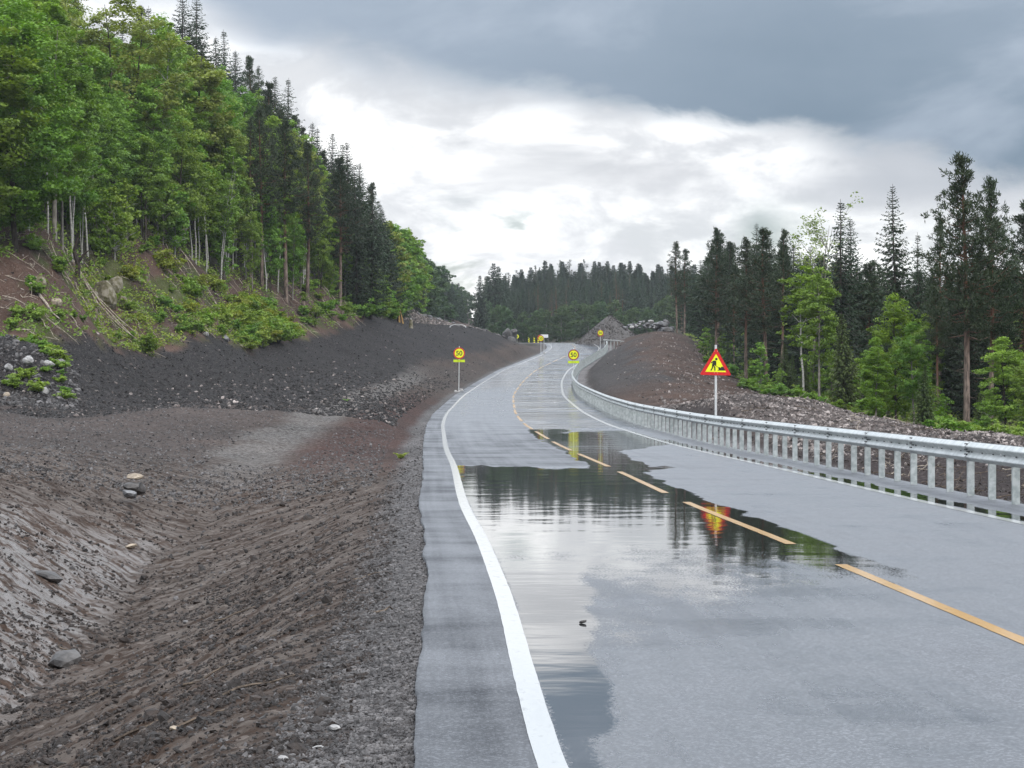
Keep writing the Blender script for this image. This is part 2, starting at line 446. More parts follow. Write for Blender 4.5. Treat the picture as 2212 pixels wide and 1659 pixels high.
    st1 = t.noise(t.mapping(t.mapping(co, rot=(0, 0, R(30.7))), scale=(9, .8, 3)), 1.0, 6, .65)
    st2 = t.noise(t.mapping(t.mapping(co, rot=(0, 0, R(-32.7))), scale=(8, .7, 3)), 1.0, 6, .65)
    st = t.mixf(sidea, st2, st1)
    fine = t.noise(co, 9.0, 8, .7)
    grain = t.noise(co, 38.0, 4, .7)
    spk = t.voro(co, 16.0, out='Color')
    sp = t.new('ShaderNodeSeparateColor'); t.l.new(spk, sp.inputs[0])
    pale = t.mapr(sp.outputs[0], .90, .96)
    c0 = t.attr('soil', 'Color')
    var = t.math('MULTIPLY', t.mapr(fine, .25, .75, .45, 1.5, False), t.mapr(grain, .3, .7, .75, 1.25, False))
    c1 = t.mix(1.0, c0, t.ramp(t.math('MULTIPLY', var, .5), [(0, 0), (1, 2.0)]), 'MULTIPLY')
    stm = t.math('MULTIPLY', rake, t.mapr(st, .40, .62))
    c2 = t.mix(t.math('MULTIPLY', stm, .75), c1, (.088, .070, .058))
    c3 = t.mix(t.math('MULTIPLY', pale, .45), c2, (.17, .145, .13))
    wetm = t.math('MULTIPLY', weta, t.mapr(t.mixf(rake, fine, st), .38, .6))
    rough = t.mixf(wetm, .95, .24)
    hgt = t.math('ADD', t.math('MULTIPLY', fine, .7), t.math('ADD', t.math('MULTIPLY', grain, .25), t.math('MULTIPLY', t.math('MULTIPLY', st, rake), 1.0)))
    t.out(t.pbsdf(Base_Color=c3, Roughness=rough, Specular_IOR_Level=t.mixf(wetm, .12, 1.0), Normal=t.bump(hgt, .9, .045)))
    me.materials.append(m)
    tag(link('ground', me), kind='structure')

# ------------------------------------------------------------------ road
def build_road():
    offs = np.r_[-4.3, np.arange(-4.2, 4.95, .1)]
    ys = np.r_[np.arange(1, 9, .3), np.exp(np.arange(math.log(9), math.log(555), .0048))]
    o = np.repeat(offs[None], len(ys), 0); y = np.repeat(ys[:, None], len(offs), 1)
    o = np.minimum(o, pavR(y)); o = np.maximum(o, -(laneL(y) + SHL))
    LL = laneL(y)
    o[:, 0] += .035 * (fbm(ys * .7, ys * 0, 5, 3) - .5) * 2 - .03
    px, py, pz = road_pt(o, y)
    pz = pz + 0
    v = np.stack([px, py, pz], -1)
    # a skirt down the two paved edges
    l = v[:, :1].copy(); l[..., 2] -= .12; r = v[:, -1:].copy(); r[..., 2] -= .12
    v = np.concatenate([l, v, r], 1); o = np.concatenate([o[:, :1], o, o[:, -1:]], 1); y = np.concatenate([y[:, :1], y, y[:, -1:]], 1)
    nr, nc = o.shape
    i = np.arange(nr - 1)[:, None] * nc; j = np.arange(nc - 1)[None]
    f = np.stack([i + j, i + j + 1, i + nc + j + 1, i + nc + j], -1).reshape(-1, 4)
    n1 = fbm(o / .9, y / 4, 201, 4) - .5; n2 = fbm(o / .35, y / 1.4, 211, 4) - .5
    # standing water: left-lane pool, right-lane pool, and the trickle along the right edge line
    LL = laneL(y)
    inl = soft(o + LL - .06, .05) * soft(.42 + n2 * .5 - o + np.where(y > 45, 1.2 * sstep(45, 50, y), 0), .06)
    w = soft(48.9 + n1 * 4.5 + n2 * 3.0 - y, .6) * inl * soft(y - 21.5 - n1 * 9 + (o + 1.5) * -.3, 9)
    wet_l = soft(48.9 + n1 * 1.2 - y, .6) * inl * soft(y - 17 - n1 * 8, 6) * soft(-.7 + n1 * 1.5 + sstep(26, 36, y) * 1.1 - o, .7)
    up = 57 + 3.8 * (o - .6)
    w2 = soft(y - up - n1 * 5, .8) * soft(84 + n1 * 16 - y, 4) * soft(o + .25 - n2 * .3, .12) * soft(3.5 - o, .1)
    neck = soft(.65 + n2 * .4 - np.abs(o - .15 - (y - 47) * .03), .1) * soft(y - 46, 1) * soft(62 - y, 2)
    edge = soft(.16 + n2 * .35 - np.abs(o - WR(y) - .28), .06) * soft(y - 23, 2) * soft(72 - y, 5) * .9
    w3 = soft(y - 8.2 - n1 * 4, 2) * soft(24 - y, 4) * soft(o + LL - .06, .05) * soft(-LL + .24 + n2 * .35 + (y - 10.5) * .055 - o, .10)
    pool = np.clip(np.maximum.reduce([w, w2, neck, edge, w3]), 0, 1)
    # thin film: wheel tracks and cross bands in the right lane further up the hill
    film = .26 + .42 * sstep(60, 120, y) + .26 * (o > 0) * sstep(70, 100, y) + .25 * n1 + .12 * (o > -LL) * (o < -1) * (1 - sstep(12, 26, y))
    film = film - .6 * (o < -LL) - .30 * (o < 0) * sstep(48.5, 50, y) * (1 - sstep(150, 190, y)) - .1 * (o > WR(y) + .1)
    film = film + .22 * wet_l + .25 * np.clip(pool, 0, 1)
    film = np.clip(film + .10 * np.exp(-((np.abs(np.abs(o) - 1.65) - .8) / .28) ** 2) * sstep(55, 70, y), 0, 1.3)
    me = bpy.data.meshes.new('road')
    me.vertices.add(nr * nc); me.vertices.foreach_set('co', v.ravel())
    me.loops.add(f.size); me.loops.foreach_set('vertex_index', f.ravel().astype(np.int32))
    me.polygons.add(len(f)); me.polygons.foreach_set('loop_start', (np.arange(len(f)) * 4).astype(np.int32))
    me.polygons.foreach_set('use_smooth', np.ones(len(f), bool))
    me.update(calc_edges=True)
    for nm, arr in (('pool', pool), ('film', film), ('off', o), ('sta', y)):
        a = me.attributes.new(nm, 'FLOAT', 'POINT'); a.data.foreach_set('value', arr.astype(np.float32).ravel())
    m, t = material('wet_asphalt')
    cm = t.new('ShaderNodeCombineXYZ'); t.l.new(t.attr('off'), cm.inputs[0]); t.l.new(t.attr('sta'), cm.inputs[1])
    rc = cm.outputs[0]
    agg = t.noise(t.mapping(rc, scale=(55, 55, 1)), 1.0, 5, .75)
    blot = t.noise(t.mapping(rc, scale=(.9, .25, 1)), 1.0, 5, .6)
    cross = t.noise(t.mapping(rc, scale=(.35, .55, 1)), 1.0, 4, .65)
    streak = t.noise(t.mapping(rc, scale=(5, .05, 1)), 1.0, 4, .6)
    pool_ = t.attr('pool'); film_ = t.attr('film')
    gate = t.mapr(pool_, .10, .34)
    pn = t.math('ADD', t.math('MULTIPLY', t.math('SUBTRACT', t.noise(t.mapping(rc, scale=(3.2, 1.3, 1)), 1.0, 5, .6), .5), .8), t.math('MULTIPLY', t.math('SUBTRACT', t.noise(t.mapping(rc, scale=(46, 20, 1)), 1.0, 2, .7), .5), 1.25))
    pm = t.mapr(t.math('ADD', pool_, t.math('MULTIPLY', pn, gate)), .34, .62)
    fm = t.math('ADD', film_, t.math('ADD', t.math('MULTIPLY', t.math('SUBTRACT', blot, .5), .5), t.math('MULTIPLY', t.math('SUBTRACT', cross, .5), .75)))
    fm = t.math('ADD', fm, t.math('MULTIPLY', t.math('SUBTRACT', streak, .5), .35))
    rough_a = t.math('SUBTRACT', t.mapr(fm, 0.05, .8, .47, .145), t.mapr(fm, .9, 1.2, 0, .05))
    rough_a = t.math('ADD', rough_a, t.mapr(fm, .15, -.5, 0, .42))
    col_a = t.mix(agg, (.014, .016, .022), (.070, .077, .090))
    col_a = t.mix(fm, col_a, t.mix(1.0, col_a, (.72, .72, .74), 'MULTIPLY'))
    rip = t.noise(t.mapping(rc, scale=(.85, 1.05, 1)), 1.0, 3, .5)
    rip2 = t.noise(t.mapping(rc, scale=(5, 11, 1)), 1.0, 2, .5)
    chip = t.voro(t.mapping(rc, scale=(75, 75, 1)), 1.0, out='Color')
    sc_ = t.new('ShaderNodeSeparateColor'); t.l.new(chip, sc_.inputs[0])
    col_a = t.mix(t.math('MULTIPLY', t.mapr(sc_.outputs[0], .55, 1.0, 0, 1), t.mapr(fm, .2, .9, .9, .35)), col_a, (.14, .15, .17))
    col_a = t.mix(1.0, col_a, t.ramp(t.mapr(fm, -.35, .25), [(0, .55), (1, 1)]), 'MULTIPLY')
    cw = t.noise(t.mapping(rc, scale=(.07, .085, 1), loc=(3, 5, 1)), 1.0, 3, .6)
    b_c = t.bump(cw, t.math('MULTIPLY', t.mapr(t.attr('sta'), 60, 100), t.mapr(t.attr('off'), -1.0, .3, .45, 1)), .9)
    b_a = t.bump(agg, t.mapr(fm, .1, .75, .65, .08), .010, b_c)
    b_p = t.bump(t.math('ADD', rip, t.math('MULTIPLY', rip2, .05)), .5, .0075)
    dry = t.pbsdf(Base_Color=col_a, Roughness=rough_a, IOR=1.6, Specular_IOR_Level=t.mapr(fm, -.42, .34, 0.0, .8), Normal=b_a)
    wat = t.pbsdf(Base_Color=(.012, .013, .014), Roughness=.03, IOR=1.8, Normal=b_p)
    ms = t.new('ShaderNodeMixShader'); t.l.new(pm, ms.inputs[0]); t.l.new(dry, ms.inputs[1]); t.l.new(wat, ms.inputs[2])
    t.out(ms.outputs[0])
    me.materials.append(m)
    tag(link('road', me), kind='structure')

    # painted lines, 4 mm above the asphalt
    def paint(name, col, worn):
        m, t = material(name)
        co = t.coord('Object')
        n = t.noise(t.mapping(co, scale=(11, 3.5, 1)), 1.0, 6, .75)
        c = t.mix(t.mapr(n, .54, .72), col, worn)
        t.out(t.pbsdf(Base_Color=c, Roughness=t.mapr(n, .3, .7, .3, .5), Coat_Weight=.9, Coat_Roughness=.12, Coat_IOR=1.33, Normal=t.bump(n, .2, .003)))
        return m
    white = paint('white_road_paint', (.46, .47, .465), (.26, .26, .26))
    yellow = paint('yellow_road_paint', (.56, .30, .05), (.25, .16, .06))
    def strip(mb, off0, off1, y0, y1, jag=0.0, step=.006):
        yy = np.exp(np.arange(math.log(y0), math.log(y1), step)); yy = np.r_[yy, y1]
        a = np.array([road_pt(off0(q) + jag * (fbm(q * 3, 0, 7, 2) - .5), q) for q in yy], float)
        b = np.array([road_pt(off1(q) + jag * (fbm(q * 3, 0, 9, 2) - .5), q) for q in yy], float)
        a[:, 2] += .004; b[:, 2] += .004
        k = len(yy); f = np.array([(q, q + k, q + k + 1, q + 1) for q in range(k - 1)])
        mb.add(np.vstack([a, b]), f)
    mb = MB(); strip(mb, lambda q: -laneL(q) - .07, lambda q: -laneL(q) + .07, 2, 550, .006); tag(mb.obj('edge_line', white), kind='structure')
    mb = MB(); strip(mb, lambda q: WR(q) - .08, lambda q: WR(q) + .08, 2, 550, .006); tag(mb.obj('edge_line', white), kind='structure')
    mb = MB()
    for k in range(-1, 42):
        a = 13.4 + 11.85 * k
        if a > 3: strip(mb, lambda q: -.06, lambda q: .06, a, a + 9.0, .008)
    tag(mb.obj('centre_line', yellow), kind='structure')
build_ground()
build_road()
# ------------------------------------------------------------------ plant materials
def leaf_mat(name, ca, cb, trans=.35, hue=.035, tint=(.9, 1.1), rough=.55):
    m, t = material(name)
    v = t.attr('val')
    oi = t.new('ShaderNodeObjectInfo')
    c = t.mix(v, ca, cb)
    hs = t.new('ShaderNodeHueSaturation')
    t.put(hs.inputs['Hue'], t.mapr(oi.outputs['Random'], 0, 1, .5 - hue, .5 + hue, False))
    t.put(hs.inputs['Value'], t.mapr(t.math('FRACT', t.math('MULTIPLY', oi.outputs['Random'], 7.31)), 0, 1, tint[0], tint[1], False))
    t.l.new(c, hs.inputs['Color'])
    p = t.pbsdf(Base_Color=hs.outputs[0], Roughness=rough, Specular_IOR_Level=.3)
    tr = t.new('ShaderNodeBsdfTranslucent'); t.l.new(t.mix(1.0, hs.outputs[0], (1.05, 1.1, .55), 'MULTIPLY'), tr.inputs[0])
    ms = t.new('ShaderNodeMixShader'); ms.inputs[0].default_value = trans
    t.l.new(p, ms.inputs[1]); t.l.new(tr.outputs[0], ms.inputs[2])
    t.out(ms.outputs[0])
    return m
M = {}
M['leaf_fresh'] = leaf_mat('fresh_leaf', (.070, .145, .015), (.185, .31, .030), hue=.02)
M['leaf_mid'] = leaf_mat('leaf', (.092, .175, .026), (.235, .36, .056), hue=.02)
M['leaf_olive'] = leaf_mat('olive_leaf', (.11, .15, .024), (.25, .31, .06), hue=.015)
M['leaf_far'] = leaf_mat('valley_leaf', (.032, .066, .024), (.08, .135, .045), hue=.02)
M['leaf_lime'] = leaf_mat('lime_leaf', (.12, .18, .018), (.27, .36, .05))
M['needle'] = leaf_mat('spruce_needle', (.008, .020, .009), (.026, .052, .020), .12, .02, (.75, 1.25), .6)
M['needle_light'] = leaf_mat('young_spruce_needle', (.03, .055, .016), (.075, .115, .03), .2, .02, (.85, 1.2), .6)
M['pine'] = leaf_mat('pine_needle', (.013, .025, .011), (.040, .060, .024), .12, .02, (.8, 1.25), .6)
def bark(name, c1, c2, c3=None, h0=0, h1=1, sc=(9, 9, 2.0)):
    m, t = material(name); co = t.coord('Object')
    n = t.noise(t.mapping(co, scale=sc), 1.0, 5, .65)
    c = t.mix(t.mapr(n, .38, .62), c1, c2)
    if c3 is not None:
        sp = t.new('ShaderNodeSeparateXYZ'); t.l.new(co, sp.inputs[0])
        c = t.mix(t.math('MULTIPLY', t.mapr(sp.outputs[2], h0, h1), t.mapr(n, .3, .55)), c, c3)
    t.out(t.pbsdf(Base_Color=c, Roughness=.9, Specular_IOR_Level=.2, Normal=t.bump(n, .7, .03)))
    return m
M['bark_pine'] = bark('pine_bark', (.07, .055, .047), (.22, .17, .14), (.13, .060, .036), 2.5, 6)
M['bark_spruce'] = bark('spruce_bark', (.04, .033, .028), (.11, .09, .075))
M['bark_birch'] = bark('birch_bark', (.24, .235, .215), (.42, .41, .38), (.05, .045, .04), 60, 61, (3, 3, 9))
M['bark_grey'] = bark('grey_bark', (.12, .11, .095), (.26, .24, .21))
M['bark_dark'] = bark('dark_bark', (.025, .021, .018), (.075, .062, .05))
M['dead_wood'] = bark('dead_wood', (.20, .165, .13), (.42, .37, .31))
M['dead_wood_dark'] = bark('dark_dead_wood', (.045, .035, .028), (.14, .11, .085))

# ------------------------------------------------------------------ foliage primitives
def leaves(mb, c, nrm, size, val, asp=.62, r=rng):
    """n diamond leaves with centre, normal and size"""
    n = len(c)
    nrm = nrm / (np.linalg.norm(nrm, axis=1, keepdims=True) + 1e-9)
    t = np.cross(nrm, r.normal(size=(n, 3))); t /= np.linalg.norm(t, axis=1, keepdims=True) + 1e-9
    b = np.cross(nrm, t)
    s = np.broadcast_to(np.asarray(size, float).reshape(-1, 1), (n, 1))
    k = nrm * s * .18
    v = np.stack([c + t * s, c + b * s * asp - k, c - t * s, c - b * s * asp + k], 1).reshape(-1, 3)
    f = np.arange(n * 4).reshape(-1, 4)
    mb.add(v, f, val)

def blades(mb, base, d, length, width, val, r=rng):
    """n narrow triangular sprays from base along d"""
    n = len(base)
    d = d / (np.linalg.norm(d, axis=1, keepdims=True) + 1e-9)
    s = np.cross(d, r.normal(size=(n, 3))); s /= np.linalg.norm(s, axis=1, keepdims=True) + 1e-9
    L = np.broadcast_to(np.asarray(length, float).reshape(-1, 1), (n, 1)); w = np.broadcast_to(np.asarray(width, float).reshape(-1, 1), (n, 1))
    v = np.stack([base, base + d * L * .45 + s * w, base + d * L, base + d * L * .5 - s * w], 1).reshape(-1, 3)
    mb.add(v, np.arange(n * 4).reshape(-1, 4), val)

def unit(n, r=rng):
    v = r.normal(size=(n, 3)); return v / np.linalg.norm(v, axis=1, keepdims=True)

class Proto:
    pass
def proto(trunk_mb, crown_mb, tmat, cmat, h):
    p = Proto(); p.tm = trunk_mb; p.cm = crown_mb; p.tmat = tmat; p.cmat = cmat; p.h = h; p.me = None
    return p

def leafy(seed, h=12., r=2.6, base=.3, ncl=210, per=34, leaf=.15, stems=1, tmat='bark_grey', cmat='leaf_mid', lean=.0, asc=1.0, tr=.11, top=.55, drop=0.0, clump=1.0, along=.5):
    """broad-leaved tree: trunk with limbs, crown of leaf clumps with gaps"""
    g = np.random.default_rng(seed); t = MB(); c = MB()
    ends = []
    for k in range(stems):
        a = g.uniform(0, 6.28); le = lean + (0.10 if stems > 1 else .03)
        n = 9; q = np.linspace(0, 1, n)
        px = np.cumsum(g.normal(0, .05, n)) * .9 + math.cos(a) * le * h * q ** 1.3
        py = np.cumsum(g.normal(0, .05, n)) * .9 + math.sin(a) * le * h * q ** 1.3
        pts = np.c_[px - px[0] + math.cos(a) * .15 * (stems > 1), py - py[0] + math.sin(a) * .15 * (stems > 1), q * h * g.uniform(.88, .97)]
        pts[0, 2] = -.4
        rad = tr * (1 - q) ** .8 + .015
        tube_to(t, pts, rad / math.sqrt(stems), 6)
        nl = 15 // stems + 4
        for i in range(nl):
            z = g.uniform(base + .02, .9); i0 = z * (n - 1); i1 = int(i0); p0 = pts[i1] * (1 - i0 + i1) + pts[min(i1 + 1, n - 1)] * (i0 - i1)
            aa = g.uniform(0, 6.28); L = r * (.95 - .6 * abs((z - base) / (1 - base) - .3)) * g.uniform(.6, 1.05)
            e = p0 + np.array([math.cos(aa) * L, math.sin(aa) * L, L * g.uniform(.25, .8) * asc])
            md = (p0 + e) / 2 + np.array([0, 0, .12 * L])
            tube_to(t, [p0, md, e], [.045 * (1.2 - z) + .012, .03 * (1.2 - z) + .008, .006], 4)
            ends.append((p0, e))
    ends_a = np.array([(p, e) for p, e in ends])
    # crown clumps: along limbs and in a lumpy envelope
    lob = g.uniform(0, 6.28, 5)
    cc = []
    while len(cc) < ncl:
        if g.random() < along:
            p, e = ends[g.integers(len(ends))]; q = g.uniform(.45, 1.08)
            cpt = p + (e - p) * q + g.normal(0, .28 * clump, 3)
        else:
            u = g.uniform(0, 1); th = g.uniform(0, 6.28)
            zz = base + (1 - base) * u
            env = np.interp(u, [0, .12, .4, .75, .93, 1], [.35, .7, 1, top + .2, .35, .08])
            lum = .80 + .28 * math.sin(3 * th + lob[0] + 4 * u) + .18 * math.sin(5 * th + lob[1] - 9 * u)
            rr = r * env * lum * math.sqrt(g.uniform(.25, 1))
            cpt = np.array([math.cos(th) * rr, math.sin(th) * rr, zz * h - drop * rr])
        cc.append(cpt)
    cc = np.array(cc); n = len(cc)
    cs = g.uniform(.28, .62, n) * (r / 2.6) ** .5 * clump
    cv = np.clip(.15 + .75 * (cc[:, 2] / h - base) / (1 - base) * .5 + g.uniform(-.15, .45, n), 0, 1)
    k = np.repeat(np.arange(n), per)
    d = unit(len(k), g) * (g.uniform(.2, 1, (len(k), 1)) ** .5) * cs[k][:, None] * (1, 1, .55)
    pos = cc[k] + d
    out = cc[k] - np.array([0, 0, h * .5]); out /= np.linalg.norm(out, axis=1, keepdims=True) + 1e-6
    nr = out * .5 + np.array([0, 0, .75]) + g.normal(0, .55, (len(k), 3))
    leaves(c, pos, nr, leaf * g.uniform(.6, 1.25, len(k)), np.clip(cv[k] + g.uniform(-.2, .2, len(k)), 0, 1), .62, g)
    return proto(t, c, tmat, cmat, h)

def spruce(seed, h=13., r=2.1, dens=1.0, base=.06, needle='needle', sz=.26, gap=0.0):
    g = np.random.default_rng(seed); t = MB(); c = MB()
    q = np.linspace(0, 1, 10)
    bx = np.cumsum(g.normal(0, .03, 10)); by = np.cumsum(g.normal(0, .03, 10))
    pts = np.c_[bx - bx[0], by - by[0], q * h]; pts[0, 2] = -.5
    tube_to(t, pts, .16 * (1 - q) ** .9 + .012, 7)
    z = base * h; B = []; D = []; L = []; V = []
    side = g.uniform(.68, 1.2, 8)
    while z < h * .985:
        u = z / h
        prof = min(r * (.55 + .45 * min(1, u / .18)) * (1.05 - .35 * u), (1 - u) * h * .30 * r / 1.9) + .05
        nb = int(g.integers(5, 8))
        a0 = g.uniform(0, 6.28)
        for b in range(nb):
            if g.random() < gap * (1 - u): continue
            a = a0 + b / nb * 6.28 + g.normal(0, .2)
            ln = prof * g.choice([g.uniform(.45, .8), g.uniform(.8, 1.2)]) * side[int(a / 6.28 * 8) % 8]
            el = np.interp(u, [0, .4, .8, 1], [-.32, -.28, -.08, .42]) + g.normal(0, .09)
            dr = np.array([math.cos(a) * math.cos(el), math.sin(a) * math.cos(el), math.sin(el)])
            k = max(3, int(ln / .105 * dens))
            s = np.linspace(.10, 1, k)
            cx = np.interp(u, [0, 1], [bx[0] - bx[0], bx[-1] - bx[0]]); cyy = by[int(u * 9)] - by[0]
            p = np.array([bx[int(u * 9)] - bx[0], cyy, z]) + dr[None] * (s * ln)[:, None]
            p[:, 2] += -.10 * ln * np.sin(s * 3.14) + .16 * ln * s ** 3 * (u < .8)
            if ln > .6 and u < .75: tube_to(t, [p[0], p[len(p) // 2], p[-1]], [.016, .011, .004], 3)
            for sgn in (-1, 1):
                w = np.array([-math.sin(a), math.cos(a), 0]) * sgn
                dd = dr[None] * g.uniform(.5, 1.1, (k, 1)) + w[None] * g.uniform(.25, .95, (k, 1)) * (1.05 - .75 * s[:, None]) + np.array([0, 0, -1.0]) * g.uniform(.05, .75, (k, 1)) * (u < .9)
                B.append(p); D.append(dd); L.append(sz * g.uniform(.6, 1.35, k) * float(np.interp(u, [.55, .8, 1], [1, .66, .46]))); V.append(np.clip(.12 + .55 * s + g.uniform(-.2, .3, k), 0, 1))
        z += h * .0125 * g.uniform(.6, 1.4) * (1 if u < .75 else .8)
    B, D, L, V = np.concatenate(B), np.concatenate(D), np.concatenate(L), np.concatenate(V)
    blades(c, B, D, L, L * .21, V, g)
    return proto(t, c, 'bark_spruce', needle, h)

def pine(seed, h=13., r=2.0, base=.42, nl=120, tuft=17, narrow=.0, tr=.15):
    g = np.random.default_rng(seed); t = MB(); c = MB()
    q = np.linspace(0, 1, 12); ph = g.uniform(0, 6.28)
    bx = .10 * np.sin(q * 5 + ph) * q; by = .10 * np.cos(q * 4 + ph) * q; bx -= bx[0]; by -= by[0]
    pts = np.c_[bx, by, q * h]; pts[0, 2] = -.5
    tube_to(t, pts, tr * (1 - q) ** .75 + .014, 8)
    def at(u): return np.array([np.interp(u, q, bx), np.interp(u, q, by), u * h])
    for i in range(7):                                   # dead snags on the bare stem
        u = g.uniform(.12, base + .05); a = g.uniform(0, 6.28); p0 = at(u); L = g.uniform(.3, 1.1)
        tube_to(t, [p0, p0 + np.array([math.cos(a) * L, math.sin(a) * L, L * g.uniform(-.3, .2)])], [.018, .005], 3)
    cc = []; dirs = []
    for i in range(nl):
        u = base + (1 - base) * (i + g.uniform(0, 1)) / nl * .985
        a = g.uniform(0, 6.28); f = (u - base) / (1 - base)
        ln = r * np.interp(f, [0, .15, .4, .7, 1], [.75, 1.0, .88, .54, .07]) * g.choice([g.uniform(.3, .7), g.uniform(.7, 1.2)]) * (1 - narrow)
        el = np.interp(f, [0, .5, 1], [-.05, .28, .95]) + g.normal(0, .14)
        d = np.array([math.cos(a) * math.cos(el), math.sin(a) * math.cos(el), math.sin(el)])
        p0 = at(u); p1 = p0 + d * ln * .55 + np.array([0, 0, -.05 * ln]); p2 = p0 + d * ln + np.array([0, 0, .14 * ln])
        tube_to(t, [p0, p1, p2], [.035 * (1.15 - f), .022 * (1.15 - f), .006], 4)
        k = max(2, int(ln / .26))
        for s in np.linspace(.38, 1.0, k):
            pc = p0 + d * ln * s + np.array([0, 0, .14 * ln * s * s - .04]) + g.normal(0, .05 + .09 * ln, 3) * (1, 1, .45)
            cc.append(pc); dirs.append(d + np.array([0, 0, .35]))
            if s > .55:
                sd = np.cross(d, (0, 0, 1.0)) * g.choice([-1, 1]) * g.uniform(.2, .5)
                cc.append(pc + sd * (.4 + .4 * ln)); dirs.append(d * .5 + sd)
    cc = np.array(cc); dirs = np.array(dirs); n = len(cc)
    k = np.repeat(np.arange(n), tuft)
    dd = dirs[k] * .55 + g.normal(0, .62, (len(k), 3)) + np.array([0, 0, .25])
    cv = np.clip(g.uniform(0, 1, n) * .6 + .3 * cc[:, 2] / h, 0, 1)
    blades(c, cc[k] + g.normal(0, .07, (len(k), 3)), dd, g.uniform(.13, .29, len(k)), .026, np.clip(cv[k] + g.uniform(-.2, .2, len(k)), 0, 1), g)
    return proto(t, c, 'bark_pine', 'pine', h)

def shrub(seed, h=1.2, r=.8, n=45, per=26, leaf=.085, cmat='leaf_fresh'):
    g = np.random.default_rng(seed); t = MB(); c = MB(); cc = []
    for i in range(9):
        a = g.uniform(0, 6.28); L = g.uniform(.5, 1.0)
        e = np.array([math.cos(a) * r * L * .8, math.sin(a) * r * L * .8, h * g.uniform(.5, .95)])
        tube_to(t, [np.array([0, 0, -.15]), e * (.5, .5, .6), e], [.022, .014, .005], 4)
        for k in range(n // 9): cc.append(e * g.uniform(.4, 1.02) + g.normal(0, .16, 3) * r)
    cc = np.array(cc); cc[:, 2] = np.abs(cc[:, 2])
    k = np.repeat(np.arange(len(cc)), per)
    pos = cc[k] + unit(len(k), g) * g.uniform(.1, .28, (len(k), 1)) * max(r, .6) * (1, 1, .6)
    nr = np.array([0, 0, .8]) + (pos * (1, 1, 0)) * .6 + g.normal(0, .5, (len(k), 3))
    cv = g.uniform(0, 1, len(cc))
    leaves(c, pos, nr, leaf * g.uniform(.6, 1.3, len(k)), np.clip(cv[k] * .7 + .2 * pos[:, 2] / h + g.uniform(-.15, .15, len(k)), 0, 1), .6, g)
    return proto(t, c, 'bark_dark', cmat, h)

PLANTED = []
def plant(p, kind, x, y, height, rz, label, cat, group, z=None, lean=(0, 0), tn='trunk', cn='crown', wide=1.0):
    """a tree or bush: an Empty with a trunk and a crown; meshes are shared between copies"""
    if p.me is None:
        p.me = (p.tm.mesh(tn, M[p.tmat], True), p.cm.mesh(cn, M[p.cmat]))
        p.tm = p.cm = None
        p.objs = None
    s = height / p.h
    if z is None: z = float(ground_z(np.array([x]), np.array([y]))[0]) - .05
    e = empty(kind, (x, y, z), rz, label, cat, group)
    e.rotation_euler = (lean[0], lean[1], rz)
    e.scale = (s * wide, s * wide, s)
    if p.objs is None:
        p.objs = (link(tn, p.me[0], e), link(cn, p.me[1], e))
    else:
        for o in p.objs:
            c = o.copy(); c.parent = e; COL.objects.link(c)
    PLANTED.append(e)
    return e
def zg(x, y): return float(ground_z(np.array([float(x)]), np.array([float(y)]))[0])
def XY(X, y): return (X - CX) / F * y, y
ru = random.uniform

